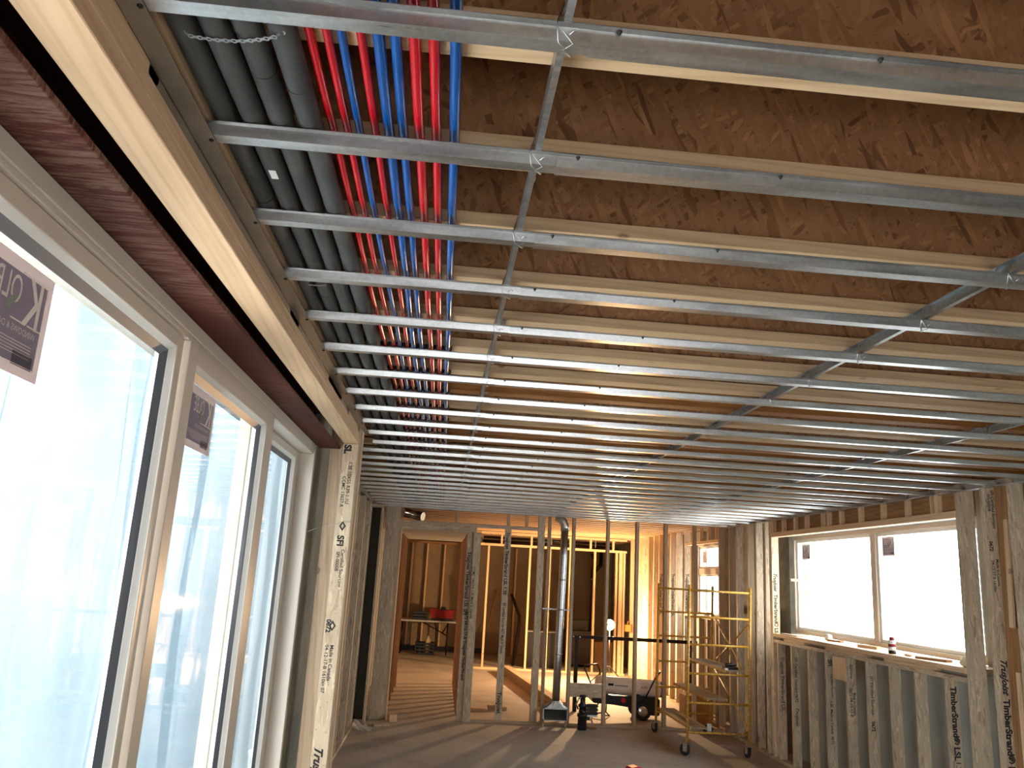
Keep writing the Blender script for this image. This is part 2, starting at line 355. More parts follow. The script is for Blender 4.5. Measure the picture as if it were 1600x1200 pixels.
def text(s, size, at, xdir, ydir, mat, parent, name='printed_lettering', bold=0.0, shear=0.0, squeeze=1.0):
    if mat == 'ink': bold += 0.02 * size; size *= 1.08
    cu = D.curves.new('t', 'FONT'); cu.body = s; cu.size = size; cu.offset = bold; cu.shear = shear; cu.resolution_u = 3
    to = D.objects.new('t', cu); COL.objects.link(to)
    dg = bpy.context.evaluated_depsgraph_get(); me = D.meshes.new_from_object(to.evaluated_get(dg))
    D.objects.remove(to); D.curves.remove(cu)
    xd = Vector(xdir).normalized(); yd = Vector(ydir).normalized(); zd = xd.cross(yd)
    R = Matrix((xd, yd, zd)).transposed().to_4x4(); me.transform(R @ Matrix.Diagonal((squeeze, 1, 1, 1)))
    me.materials.clear(); me.materials.append(MT[mat]); me.name = name
    o = D.objects.new(name, me); COL.objects.link(o); o.parent = parent
    o.location = Vector(at) - (wloc(parent) if parent else Vector((0, 0, 0))); return o
ONES = ['first', 'second', 'third', 'fourth', 'fifth', 'sixth', 'seventh', 'eighth', 'ninth', 'tenth', 'eleventh', 'twelfth', 'thirteenth',
        'fourteenth', 'fifteenth', 'sixteenth', 'seventeenth', 'eighteenth', 'nineteenth', 'twentieth']
def nth(i):
    i += 1
    if i <= 20: return ONES[i - 1]
    tens = {2: ('twenty', 'twentieth'), 3: ('thirty', 'thirtieth'), 4: ('forty', 'fortieth'), 5: ('fifty', 'fiftieth')}[i // 10]
    return tens[1] if i % 10 == 0 else tens[0] + '-' + ONES[i % 10 - 1]

ZC, FZ = 0.844, -1.915
XL, XR = -0.541, 4.03
# ------------------------------------------------------------------ the setting
structure(bx('floor', -1.05, 4.40, -3.0, 21.3, FZ - 0.12, FZ, 'floor'))
structure(bx('ceiling', -1.05, 4.40, -3.2, 21.3, 1.327, 1.35, 'osbdeck'))
g = tag(bx('snowy_ground', -30, 30, -25, 40, -2.35, -2.1, 'snow'), 'bright snow covered ground outside the glass', 'ground'); g['kind'] = 'structure'
m_ = MB().box(-1.10, -1.05, 5.75, 21.3, FZ, 1.35, 'concwall').box(-1.25, -1.05, -3.0, 5.75, 0.80, 1.35, 'concwall').box(-1.25, -1.05, -3.2, 0.3, FZ, 0.8, 'concwall').box(-1.05, -0.96, 0.15, 0.3, FZ, 0.8, 'concwall')  # unseen stretch nearest the camera is closed off to keep the daylight forward
structure(m_.build('wall_left'))
structure(MB().box(-0.92, -0.80, 4.90, 5.45, FZ, 0.90, 'conc').box(-1.05, -0.80, 5.45, 5.76, FZ, 0.90, 'conc').build('trim_1', bevel=0.004))          # concrete pier beside the sliding door
# right wall with two window openings
W1 = (6.45, 10.20, -0.53, 0.70); W2 = (12.86, 14.14, -0.49, 0.73)
m_ = MB()
for a, b_, mm in ((-3.2, W1[0], 'foamwall'), (W1[1], W2[0], 'conc'), (W2[1], 21.3, 'conc')): m_.box(4.40, 4.62, a, b_, FZ, 1.35, mm)
for W in (W1, W2): m_.box(4.40, 4.62, W[0], W[1], FZ, W[2], 'foamwall'); m_.box(4.40, 4.62, W[0], W[1], W[3], 1.35, 'conc')
structure(m_.build('wall_right'))
structure(MB().box(-1.05, 4.4, -3.2, -3.0, 0.25, 1.33, 'darkboard').box(-1.05, -0.6, -3.2, -3.0, FZ, 0.25, 'concwall').box(4.0, 4.4, -3.2, -3.0, FZ, 0.25, 'concwall').box(-0.6, 4.0, -3.2, -3.0, -0.8, 0.25, 'darkboard').box(2.4, 4.0, -3.2, -3.0, FZ, -0.8, 'darkboard').build('wall_front'))  # unseen wall; its low opening and dark boards are shaped for the light
structure(bx('wall_back', -1.05, 4.40, 21.3, 21.5, FZ, 1.35, 'tanwall'))

# ------------------------------------------------------------------ floor joists (I-joists, 16 in apart)
JY0, JS, JZ = 1.215, 0.4064, 0.918
def make_joist(y, lvl=False):
    t = thing('floor_joist', (0, y, JZ), '', 'joist', 'wooden floor joists across the ceiling')
    if lvl:
        bx('laminated_beam', -0.95, 4.38, y, y + 0.09, JZ, 1.327, 'lvl', t)
    else:
        bx('bottom_flange', -0.95, 4.38, y, y + 0.09, JZ, JZ + 0.038, 'flange', t, 0.0015)
        bx('web', -0.95, 4.38, y + 0.040, y + 0.050, JZ + 0.038, 1.289, 'osb', t)
        bx('top_flange', -0.95, 4.38, y, y + 0.09, 1.289, 1.327, 'flange', t)
    return t
LV = (7, 10, 11, 15, 18)
j0 = make_joist(JY0); jl = make_joist(JY0 + JS * 7, True)
for k in range(49):
    y = JY0 + JS * k
    if k == 0: j = j0
    elif k == 7: j = jl
    else: j = copy_tree(jl if k in LV else j0); j.location = (0, y, JZ)
    kind = 'solid orange-brown laminated joist' if k in LV else 'I-joist with dark strand web and pale pine flange'
    j['label'] = kind + ', ' + (nth(k) + ' from the camera')

for k in range(1, 8):      # the joists go on over and behind the camera and shade the ones in view
    j = copy_tree(j0); j.location = (0, JY0 - JS * k, JZ); j['label'] = 'I-joist with pale flange over or behind the camera, ' + nth(k - 1) + ' behind the nearest visible joist'
# ------------------------------------------------------------------ ceiling grid: hat channels, runners, track
def hat(yc, g=0.0):
    t = 0.0012
    o = [(-0.034, 0.0215), (-0.0215, 0.0215), (-0.016, 0.0), (0.016, 0.0), (0.0215, 0.0215), (0.034, 0.0215)]
    o = [(a + math.copysign(g, a), z - g) for a, z in o]
    i_ = [(a, z + t) for a, z in o]
    i_[2] = (o[2][0] + t, t - g); i_[3] = (o[3][0] - t, t - g); i_[1] = (o[1][0] + t * .6, o[1][1] + t); i_[4] = (o[4][0] - t * .6, o[4][1] + t)
    return [(yc + a, ZC + z) for a, z in o] + [(yc + a, ZC + z) for a, z in reversed(i_)]
NCH = 26; CY0, CS = 1.148, 0.4064
RUN = (0.137, 1.476, 2.812)
def make_channel(y, xl):
    t = thing('furring_channel', (0, y, ZC), '', 'ceiling channel', 'galvanized channels across the ceiling')
    MB().prism(hat(y), 'x', xl, 0.42, 'galv').build('channel_section', t)
    MB().prism(hat(y, 0.0022), 'x', 0.178, XR - 0.01, 'galv').build('channel_section', t)
    for x in (0.222, 0.66):
        MB().lathe((x, y - 0.0265, ZC + 0.012), 'z', [(0, 0.001), (0.004, 0.0035), (0.008, 0.0055), (0.0105, 0.0055)], 'screw', 8).build('screw', t)
    MB().lathe((xl + 0.004, y, ZC - 0.007), 'z', [(0, 0.003), (0.002, 0.0055), (0.006, 0.004)], 'screw', 8).build('screw', t)
    for x in RUN:
        w_ = MB()
        for s_ in (-1, 1):
            w_.tube([(x - 0.006 * s_, y - 0.022, ZC + 0.064), (x - 0.018, y - 0.034, ZC + 0.018), (x - 0.012 * s_, y - 0.017, ZC - 0.0045), (x + 0.002 * s_, y, ZC - 0.0055),
                     (x + 0.012, y + 0.018, ZC - 0.004), (x + 0.016 * s_, y + 0.036, ZC + 0.02), (x + 0.008 * s_, y + 0.020, ZC + 0.063)], 0.0011, 'wire', 5)
        w_.tube([(x + 0.004, y - 0.03, ZC + 0.002), (x + 0.012, y - 0.036, ZC + 0.008), (x + 0.017, y - 0.033, ZC + 0.004)], 0.0012, 'wire', 5)
        w_.build('wire_tie', t)
    return t
chA = make_channel(CY0, XL); chB = make_channel(CY0 + CS * 12, -0.93)
for k in range(NCH):
    c = chA if k == 0 else chB if k == 12 else copy_tree(chA if k < 12 else chB)
    c.location = (0, CY0 + CS * k, ZC)
    c['label'] = 'galvanized steel channel crossing the whole ceiling, ' + (nth(k) + ' from the camera')
YE = CY0 + CS * NCH - 0.3
for i, x in enumerate(RUN):
    p = [(x - .0065, .0235), (x + .0065, .0235), (x + .0065, .0248), (x - .0052, .0248), (x - .0052, .0602), (x + .0065, .0602), (x + .0065, .0615), (x - .0065, .0615)] if i == 0 else \
        [(x - .0095, .0235), (x + .0065, .0235), (x + .0065, .0615), (x - .0095, .0615), (x - .0095, .0602), (x + .0052, .0602), (x + .0052, .0248), (x - .0095, .0248)]
    t = thing('carrying_channel', (x, 0.9, ZC), ('leftmost of the three', 'middle of the three', 'rightmost of the three')[i] + ' long steel runners carrying the ceiling channels', 'steel runner', 'long steel runners above the channels')
    MB().prism([(a, ZC + z) for a, z in p], 'y', 0.9, YE, 'galvdull').build('runner', t)
    for k in range(1, 26, 3):
        y = JY0 + JS * k
        MB().box(x + 0.0075, x + 0.0095, y + 0.03, y + 0.055, ZC + 0.03, JZ - 0.0015, 'galvdull').box(x + 0.0075, x + 0.034, y - 0.004, y + 0.055, JZ - 0.003, JZ - 0.001, 'galvdull').build('hanger', t)
t = tag(MB().prism([(-0.5725, ZC - 0.003), (-0.530, ZC - 0.003), (-0.530, ZC - 0.0015), (-0.571, ZC - 0.0015), (-0.571, 0.895), (-0.5725, 0.895)], 'y', 0.8, 5.25, 'taupe').build('wall_angle'),
        'dull metal wall angle under the left channel ends above the timber header', 'wall angle')
tag(MB().prism([(-0.965, ZC - 0.003), (-0.915, ZC - 0.003), (-0.915, ZC - 0.0015), (-0.9635, ZC - 0.0015), (-0.9635, 0.895), (-0.965, 0.895)], 'y', 5.26, 11.2, 'galvdull').build('wall_angle'),
    'galvanized wall angle of the recess beyond the lettered post', 'wall angle')
tag(MB().prism([(4.045, ZC - 0.003), (3.995, ZC - 0.003), (3.995, ZC - 0.0015), (4.0435, ZC - 0.0015), (4.0435, 0.895), (4.045, 0.895)], 'y', 0.8, 11.5, 'galv').build('wall_angle'),
    'galvanized wall angle under the right channel ends above the window wall', 'wall angle')

# ------------------------------------------------------------------ insulated pipes, water lines
PX = (-0.509, -0.453, -0.397, -0.340)
for i, x in enumerate(PX):
    t = thing('insulated_pipe', (x, 0.8, 0.891), nth(i) + ' from the left of four black foam insulated pipes by the header', 'insulated pipe', 'black insulated pipes under the joists')
    pts = []; rr = []; y = 0.8
    while y < 11.3:
        ph = (y - JY0 - 0.045) / JS * 2 * math.pi
        amp = min(1, max(0, (y - 1.6) / 1.2))
        pts.append((x + 0.0015 * math.sin(y * 3 + i), y, 0.8925 + 0.0012 * amp * math.cos(ph + math.pi))); rr.append(0.0245 - 0.0016 * amp * (0.5 + 0.5 * math.cos(ph)) ** 2)
        y += 0.05
    MB().tube(pts, rr, 'foam', 18).build('foam_sleeve', t)
    ty = (1.9, 2.6, 1.36, 1.40)[i]
    MB().lathe((x, ty, 0.8925), 'y', [(0, 0.0247), (0.001, 0.0251), (0.0035, 0.0251), (0.0045, 0.0247)], 'tape', 20).build('joint_tape', t)
    if i == 1:
        o = MB().box(x - 0.006, x + 0.010, 1.72, 1.76, 0.8668, 0.8676, 'white').build('paper_label', t); o['label'] = 'small white paper label'
def pipe_strap(y, x0, x1, label, n=16, z0=0.8645):
    t = thing('perforated_strap', ((x0 + x1) / 2, y, z0), label, 'pipe strap', 'perforated straps under the black pipes')
    m_ = MB(); 
    for i in range(n + 1):
        u = i / n; x = x0 + (x1 - x0) * u; z = z0 + 0.05 * max(0, abs(2 * u - 1) - 0.72) * 3.3; yy = y + 0.025 - (0.016 * (2 * u - 1) + 0.030 * (2 * u - 1) ** 2) * min(1, (x1 - x0) / 0.2)
        r = 0.0056
        # ring link: flat washer
        O = [(x + r * math.cos(a) * 1.0, yy + r * math.sin(a)) for a in [j * math.pi / 5 for j in range(10)]]
        I = [(x + 0.5 * r * math.cos(a), yy + 0.5 * r * math.sin(a)) for a in [j * math.pi / 5 for j in range(10)]]
        for zz in (z, z + 0.001):
            for j in range(10):
                m_.face([(*O[j], zz), (*O[(j + 1) % 10], zz), (*I[(j + 1) % 10], zz), (*I[j], zz)], 'galvdull')
        for j in range(10): m_.face([(*O[j], z), (*O[(j + 1) % 10], z), (*O[(j + 1) % 10], z + 0.001), (*O[j], z + 0.001)], 'galvdull')
        if i:
            a_ = Vector(last); b_ = Vector((x, yy, z)); d_ = (b_ - a_).normalized(); q_ = Vector((-d_.y, d_.x, 0)) * 0.0028; a_ += d_ * 0.0048; b_ -= d_ * 0.0048
            for o_ in (Vector((0, 0, 0)), Vector((0, 0, 0.001))): m_.face([a_ + q_ + o_, b_ + q_ + o_, b_ - q_ + o_, a_ - q_ + o_], 'galvdull')
        last = (x, yy, z)
    m_.build('strap', t)
    return t
pipe_strap(1.225, -0.535, -0.305, 'curved perforated metal strap slung under the four black pipes nearest the camera')
for k, (a, b_) in ((2, (-0.50, -0.42)), (5, (-0.36, -0.31)), (6, (-0.44, -0.39)), (9, (-0.42, -0.36)), (12, (-0.42, -0.34)), (14, (-0.47, -0.40))):
    pipe_strap(2.45 + 0.4064 * (k - 2), a, b_, 'short perforated strap at the black pipes just beyond the ' + nth(k + 1) + ' ceiling channel', 5)
XP = [(-0.331, 'R', .0085), (-0.2955, 'R', .0085), (-0.267, 'B', .0085), (-0.231, 'R', .0085), (-0.199, 'B', .0112), (-0.164, 'B', .0105), (-0.124, 'R', .0112), (-0.086, 'R', .0105), (-0.047, 'B', .0112)]
for i, (x1, c, r) in enumerate(XP):
    x = x1 * 0.905; pts = []; y = 0.85
    while y < 11.3:
        s_ = 0.0022 * math.sin(y * 1.7 + i * 1.3) + 0.0012 * math.sin(y * 4.1 + i); z = 0.9175 - r - 0.0012 - 0.003 * abs(math.sin((y - JY0) / JS * math.pi))
        pts.append((x + s_, y, z)); y += 0.06
    o = MB().tube(pts, r, 'red' if c == 'R' else 'blue', 10).build('water_line')
    tag(o, nth(i) + ' from the left of nine coloured tubes along the joists, a ' + ('red' if c == 'R' else 'blue') + ' one', 'water tube', 'red and blue water tubes under the joists')
# black talon clips at the joists
def make_clip(x, y, r):
    m_ = MB(); prof = []
    for j in range(9):
        a = math.pi + j * math.pi / 8; prof.append((x + (r + 0.006) * math.cos(a), 0.9085 - 0.001 + (r + 0.006) * math.sin(a) + 0.0))
    inner = [(x + (r + 0.0012) * math.cos(math.pi + j * math.pi / 8), 0.9075 + (r + 0.0012) * math.sin(math.pi + j * math.pi / 8)) for j in range(9)]
    m_.prism(prof + [(x + r + 0.006, 0.9175), (x + r + 0.0012, 0.9175)] + inner[::-1] + [(x - r - 0.0012, 0.9175), (x - r - 0.006, 0.9175)], 'y', y + 0.004, y + 0.040, 'black')
    m_.box(x - r - 0.012, x - r - 0.004, y + 0.002, y + 0.045, 0.900, 0.9175, 'black')
    return m_.build('pipe_clip', origin=(x, y, 0.9175))
clip0 = {}
for k in range(5, 15):
    for i, (x1, c, r) in enumerate(XP):
        x = x1 * 0.905; y = JY0 + JS * k
        if r not in clip0: o = clip0[r] = make_clip(x, y, r)
        else: o = clip0[r].copy(); COL.objects.link(o)
        o.location = (x, y, 0.9175)
        tag(o, 'black plastic clip holding the ' + nth(i) + ' tube from the left to the ' + nth(k) + ' joist', 'pipe clip', 'black pipe clips under the joists')

# ------------------------------------------------------------------ header and post at the sliding door, steel lintel
tag(MB().box(-0.650, -0.560, 0.6, 4.93, 0.730, 0.7655, 'pine_y').build('header_board', bevel=0.002), 'broad pale pine board, lowest of the header over the sliding door', 'timber board')
tag(MB().box(-0.650, -0.561, 0.6, 4.93, 0.7675, 0.803, 'pine_y').build('header_board', bevel=0.002), 'second pine board stacked on the pale header board, redder edge', 'timber board')
for i, (a, b_) in enumerate(((0.6, 1.30), (2.66, 2.78), (3.62, 4.05), (4.45, 4.93))):
    # block with a rounded end
    prof = [(a, 0.805), (b_ - 0.0, 0.805), (b_ + 0.03, 0.812), (b_ + 0.045, 0.825), (b_ + 0.05, 0.8405), (a, 0.8405)] if i < 3 else [(a, 0.805), (b_, 0.805), (b_, 0.8405), (a, 0.8405)]
    o = MB().prism(prof, 'x', -0.640, -0.5735, 'pine_y').build('shim_block')
    tag(o, nth(i) + ' pine packing block from the camera, squeezed between header boards and metal angle', 'wood block', 'packing blocks on the header')
tag(bx('rim_strip', -0.560, -0.537, 0.8, 5.0, 0.872, 0.914, 'pine_y'), 'thin pale timber strip between the wall angle and the black pipes', 'timber strip')
tag(MB().prism([(-0.574, 0.806), (-0.5735, 0.806), (-0.5735, 0.84), (-0.576, 0.84)], 'y', 1.3, 4.4, 'taupe').build('membrane_strip'), 'shiny taupe membrane strip behind the header blocks', 'membrane')
lt = thing('steel_lintel', (-0.85, 2.6, 0.70), 'dark red primed steel lintel over the white sliding door', 'steel beam')
MB().box(-0.985, -0.676, 0.33, 4.99, 0.700, 0.716, 'primer').build('flange', lt, bevel=0.002)
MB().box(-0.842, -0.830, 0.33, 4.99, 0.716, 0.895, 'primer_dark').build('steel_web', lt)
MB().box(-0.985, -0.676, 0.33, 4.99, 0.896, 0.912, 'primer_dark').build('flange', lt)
# lettered post
pt = thing('door_post', (-0.605, 4.93, FZ), 'pale strand lumber post with black lettering carrying the header end', 'post')
MB().box(-0.650, -0.560, 4.932, 4.970, FZ, 0.729, 'lslp_z').build('front_stud', pt, bevel=0.0015)
MB().box(-0.650, -0.562, 4.971, 5.075, FZ, 0.84, 'lsl_z').build('middle_stud', pt, bevel=0.0015)
MB().box(-0.650, -0.556, 5.076, 5.17, FZ, 0.84, 'pine_z').build('rear_stud', pt, bevel=0.0015)
YF = 4.9308
def down(s, size, x, z, y=YF, par=pt, bold=0.0, shear=0.0, squeeze=1.0, mat='ink'): return text(s, size, (x, y, z), (0, 0, -1), (1, 0, 0), mat, par, bold=bold, shear=shear, squeeze=squeeze)
down('SL', 0.052, -0.640, 0.722, bold=0.0022)
down('1.3E 10X55 R39-1.1U', 0.028, -0.606, 0.62, squeeze=0.95)
down('CCMC 13627-R', 0.026, -0.634, 0.53)
down('SFI', 0.050, -0.628, 0.18, bold=0.001)
down('Certified Sourcing', 0.026, -0.598, 0.10, squeeze=1.05)
down('SFI-00008', 0.026, -0.624, 0.085)
down('0672', 0.034, -0.640, -0.30, bold=0.001)
down('04-12-17-B 1610sg 07', 0.026, -0.634, -0.44, squeeze=1.05)
down('Made in Canada', 0.028, -0.606, -0.44)
down('TrusJoist', 0.060, -0.632, -0.98, shear=0.45, bold=0.0012)
for zc in (0.235, -0.335):   # leaf/diamond stamps
    m_ = MB(); x = -0.606
    for s_ in (1.0,):
        m_.face([(x - 0.02, YF, zc), (x, YF, zc - 0.03), (x + 0.02, YF, zc), (x, YF, zc + 0.03)], 'ink')
    m_.face([(x - 0.009, YF - 0.0003, zc), (x, YF - 0.0003, zc - 0.015), (x + 0.009, YF - 0.0003, zc), (x, YF - 0.0003, zc + 0.015)], 'lslp_z')
    m_.build('printed_mark', pt)
tag(MB().box(-0.735, -0.657, 5.0, 5.04, FZ, 0.84, 'stud_z').build('wall_stud'), 'grey brown stud between the concrete pier and the lettered post', 'stud', 'studs at the sliding door')
tag(MB().tube([(-0.80, 4.87, 0.185), (-0.74, 4.93, 0.222), (-0.66, 4.925, 0.235), (-0.60, 4.925, 0.262), (-0.55, 4.925, 0.258)], 0.0015, 'wire', 6).build('tie_wire'), 'twisted thin wire running from the concrete to the lettered post', 'wire')

# ------------------------------------------------------------------ sliding door (door_1)
dr = D.objects.new('door_1', None); COL.objects.link(dr); dr.location = (-0.85, 1.6, FZ); structure(dr)
DT, DBOT = 0.698, FZ
m_ = MB()
m_.box(-0.95, -0.80, 0.3, 4.885, 0.655, DT, 'frame')                 # head
m_.box(-0.93, -0.806, 0.3, 4.84, 0.640, 0.655, 'frame')
m_.box(-0.95, -0.80, 4.84, 4.885, DBOT, 0.655, 'frame')               # far jamb
m_.box(-0.895, -0.884, 4.80, 4.84, DBOT, 0.655, 'frame')              # stop
m_.box(-0.95, -0.80, 0.3, 0.345, DBOT, 0.655, 'frame')
m_.box(-0.95, -0.80, 0.345, 4.84, DBOT, DBOT + 0.045, 'frame')
m_.build('door_frame', dr, bevel=0.002)
def sash(y0, y1, x0, x1, yg0, yg1, zt):
    """rails and stiles round a pane; x0 deeper, x1 room side"""
    m_ = MB(); zb = DBOT + 0.05; top = 0.638; zgb = zb + 0.12; bw = 0.012
    m_.box(x0, x1, y0, yg0 - bw, zb, top, 'frame'); m_.box(x0, x1, yg1 + bw, y1, zb, top, 'frame')
    m_.box(x0, x1, yg0 - bw, yg1 + bw, zt + bw, top, 'frame'); m_.box(x0, x1, yg0 - bw, yg1 + bw, zb, zgb - bw, 'frame')
    f = m_.build('sash', dr, bevel=0.002)
    # bevelled bead round the glass
    m_ = MB(); xa, xb = x1 - 0.004, x1 - 0.018
    P = [(yg0, zgb), (yg1, zgb), (yg1, zt), (yg0, zt)]; Q = [(yg0 - bw, zgb - bw), (yg1 + bw, zgb - bw), (yg1 + bw, zt + bw), (yg0 - bw, zt + bw)]
    for i in range(4):
        j = (i + 1) % 4
        m_.face([(xa, *Q[i]), (xa, *Q[j]), (xb, *P[j]), (xb, *P[i])], 'framew')
        m_.face([(xb, *P[i]), (xb, *P[j]), (x0, *P[j]), (x0, *P[i])], 'framew')
    m_.build('glazing_bead', dr)
    m_ = MB(); s_ = 0.034; xg = x1 - 0.021
    I = [(yg0 + s_ * .3, zgb + s_ * .5), (yg1 - s_, zgb + s_ * .5), (yg1 - s_, zt - s_ * .7), (yg0 + s_ * .3, zt - s_ * .7)]
    for i in range(4):
        j = (i + 1) % 4; m_.face([(xg, *P[i]), (xg, *P[j]), (xg - 0.012, *I[j]), (xg - 0.012, *I[i])], 'seal')
    m_.build('glazing_spacer', dr)
    MB().box(xg - 0.019, xg - 0.015, yg0, yg1, zgb, zt, 'glass').build('glass_pane', dr)
    return xg - 0.0145
xg1 = sash(1.04, 2.395, -0.872, -0.815, 1.16, 2.335, 0.585)
xg2 = sash(2.415, 3.665, -0.858, -0.800, 2.505, 3.515, 0.572)
xg3 = sash(3.60, 4.80, -0.935, -0.885, 3.72, 4.71, 0.583)
sash(0.35, 0.98, -0.935, -0.885, 0.45, 0.9, 0.583)
def sticker(xg, ya, yb, za, zb, par, side=1, words=True):
    """maker's sticker seen from behind. side +1: glass to the left of the room (text faces -X); -1: right wall (faces +X)"""
    e = 0.0006 * side
    st = MB().box(min(xg, xg + e), max(xg, xg + e), ya, yb, za, zb, 'stickerb').build('sticker', par); st['label'] = "mirrored maker's sticker, purple grey with a pale margin"
    x = xg + e * 1.6; w_, h = yb - ya, zb - za; mg = w_ * 0.07
    MB().box(min(xg + e, x), max(xg + e, x), ya + mg, yb - mg, za + mg, zb - mg * 1.2, 'sticker').build('sticker_field', st)
    x += e * 0.5; xd = (0, -side, 0)
    def ty(u): return (yb - u * w_) if side > 0 else (ya + u * w_)       # u from the K end
    text('K', h * 0.62, (x, ty(0.10), za + h * 0.46), xd, (0, 0, 1), 'stickertext', st, bold=0.002 * w_ * 3, squeeze=0.72)
    text('OLBE', h * 0.36, (x, ty(0.36), za + h * 0.60), xd, (0, 0, 1), 'stickertext', st, squeeze=0.66)
    # serifs on the K
    m_ = MB()
    for u0, u1, v in ((0.07, 0.24, 0.885), (0.07, 0.24, 0.455), (0.27, 0.40, 0.885), (0.28, 0.44, 0.455)):
        a, b_ = sorted((ty(u0), ty(u1))); m_.box(min(x, x + e), max(x, x + e), a, b_, za + h * v, za + h * (v + 0.014), 'stickertext')
    m_.build('serifs', st)
    text('WINDOWS & DOORS', h * 0.085, (x, ty(0.12), za + h * 0.36), xd, (0, 0, 1), 'stickertext', st, squeeze=0.95)
    m_ = MB()
    for q in range(5):
        a, b_ = sorted((ty(0.14), ty(0.14 + 0.7 - 0.05 * q))); m_.box(min(x, x + e), max(x, x + e), a, b_, za + h * (0.285 - 0.028 * q), za + h * (0.292 - 0.028 * q), 'stickertext')
    for q in range(9):
        a, b_ = sorted((ty(0.10), ty(0.34))); m_.box(min(x, x + e), max(x, x + e), a, b_, za + h * (0.085 + 0.014 * q), za + h * (0.092 + 0.014 * q), 'ink')
    m_.build('small_print', st)
    g_ = MB(); c = ty(0.47); zc = za + h * 0.55; g_.face([(x + e, c - .02 * 1, zc + 0.004), (x + e, c, zc - 0.012), (x + e, c + 0.024, zc + 0.028), (x + e, c, zc + 0.02)], 'green'); g_.build('leaf_mark', st)
sticker(xg1, 1.36, 1.675, 0.325, 0.545, dr)
sticker(xg2, 2.53, 2.865, 0.345, 0.545, dr)
# poly sheeting hanging outside the door
m_ = MB(); nY, nZ = 90, 8; G = []
for i in range(nY + 1):
    y = 2.8 + 11.0 * i / nY
    G.append([m_.v((-1.95 + 0.07 * math.sin(y * 4.3) + 0.035 * math.sin(y * 11 + 1) + 0.02 * math.sin(q * 1.3 + y * 3), y, -2.08 + 3.9 * q / nZ)) for q in range(nZ + 1)])
k = m_.mi('poly')
for i in range(nY):
    for q in range(nZ):
        f = m_.bm.faces.new((G[i][q], G[i + 1][q], G[i + 1][q + 1], G[i][q + 1])); f.material_index = k; f.smooth = True
tag(m_.build('poly_sheet'), 'hazy white blue plastic sheeting hanging outside the sliding door', 'plastic sheeting')

# ------------------------------------------------------------------ left recess
for i, y in enumerate((5.9, 6.6, 7.4, 8.2, 9.0, 9.8, 10.5)):
    tag(MB().box(-1.045, -0.957, y, y + 0.038, FZ + 0.038, 0.84, 'lsl_z').build('wall_stud'), nth(i) + ' stud of the recessed left wall beyond the lettered post', 'stud', 'studs of the recessed left wall')
tag(bx('bottom_plate', -1.045, -0.957, 5.77, 10.9, FZ, FZ + 0.038, 'lsl_y'), 'bottom plate on the floor along the recessed left wall', 'timber plate')
tag(bx('dark_board', -1.0, -0.83, 11.12, 11.14, FZ + 0.038, 0.80, 'darkboard'), 'tall dark grey board filling the narrow bay left of the doorway', 'board')
tag(MB().box(-1.04, -0.99, 11.02, 11.11, FZ, 0.80, 'lsl_z').build('wall_stud', bevel=0.002), 'stud on the left edge of the dark grey board', 'stud')
tag(MB().box(-0.862, -0.832, 11.02, 11.11, FZ, 0.80, 'lsl_z').build('wall_stud', bevel=0.002), 'thin stud on the right edge of the dark grey board', 'stud')
tag(bx('top_plate', -1.04, -0.83, 11.02, 11.11, 0.801, 0.84, 'lsl_x'), 'short top plate over the dark grey board', 'timber plate')

# ------------------------------------------------------------------ partition with doorway (front face y = 11.50)
PY = 11.50
pil = thing('door_pillar', (-0.7, PY, FZ), 'broad built-up stud pillar left of the doorway', 'post')
MB().box(-0.815, -0.665, PY - 0.15, PY - 0.06, FZ, 0.905, 'lsl_z').build('face_stud', pil, bevel=0.002)
MB().box(-0.664, -0.626, PY - 0.13, PY - 0.02, FZ, 0.905, 'lsl_z').build('edge_stud', pil, bevel=0.002)
MB().box(-0.625, -0.587, PY - 0.10, PY, FZ, 0.565, 'stud_z').build('trimmer_stud', pil, bevel=0.002)
GP = 'timbers of the partition with the doorway'
tag(MB().box(-0.624, 0.45, PY - 0.02, PY + 0.07, 0.567, 0.687, 'lsl_x').build('door_header', bevel=0.002), 'timber header over the doorway between pillar and lettered post', 'header')
rp_ = thing('door_post', (0.42, PY, FZ), 'broad lettered post right of the doorway', 'post')
MB().box(0.325, 0.412, PY + 0.0, PY + 0.038, FZ, 0.566, 'lsl_z').build('trimmer_stud', rp_, bevel=0.002)
MB().box(0.413, 0.515, PY - 0.03, PY + 0.06, FZ, 0.566, 'lsl_z').build('face_stud', rp_, bevel=0.002)
text('TrusJoist TimberStrand LSL SFI', 0.062, (0.340, PY - 0.0012, 0.30), (0, 0, -1), (1, 0, 0), 'ink', rp_, bold=0.001)
text('0672 04-12-17-B TrusJoist TimberStrand', 0.050, (0.362, PY - 0.0012, -1.0 + 0.5), (0, 0, -1), (1, 0, 0), 'ink', rp_, bold=0.001)
text('CCMC 13627-R 1.3E Made in Canada', 0.042, (0.428, PY - 0.0312, 0.1), (0, 0, -1), (1, 0, 0), 'ink', rp_)
tag(MB().box(0.452, 1.318, PY - 0.02, PY + 0.07, 0.640, 0.687, 'lsl_x').build('top_plate', bevel=0.002), 'horizontal plate over the first bay right of the doorway', 'timber plate')
s2 = thing('wall_stud', (0.89, PY, FZ), 'flat turned stud with black lettering, first right of the doorway post', 'stud', 'studs of the far partition')
MB().box(0.848, 0.938, PY, PY + 0.038, FZ + 0.038, 0.639, 'lsl_z').build('stud', s2, bevel=0.0015)
text('TrusJoist TimberStrand LSL 1.3E', 0.060, (0.868, PY - 0.0008, 0.60), (0, 0, -1), (1, 0, 0), 'ink', s2, bold=0.0012)
text('SFI Certified Sourcing 0672 Made in Canada', 0.056, (0.870, PY - 0.0008, -0.36), (0, 0, -1), (1, 0, 0), 'ink', s2, squeeze=0.62)
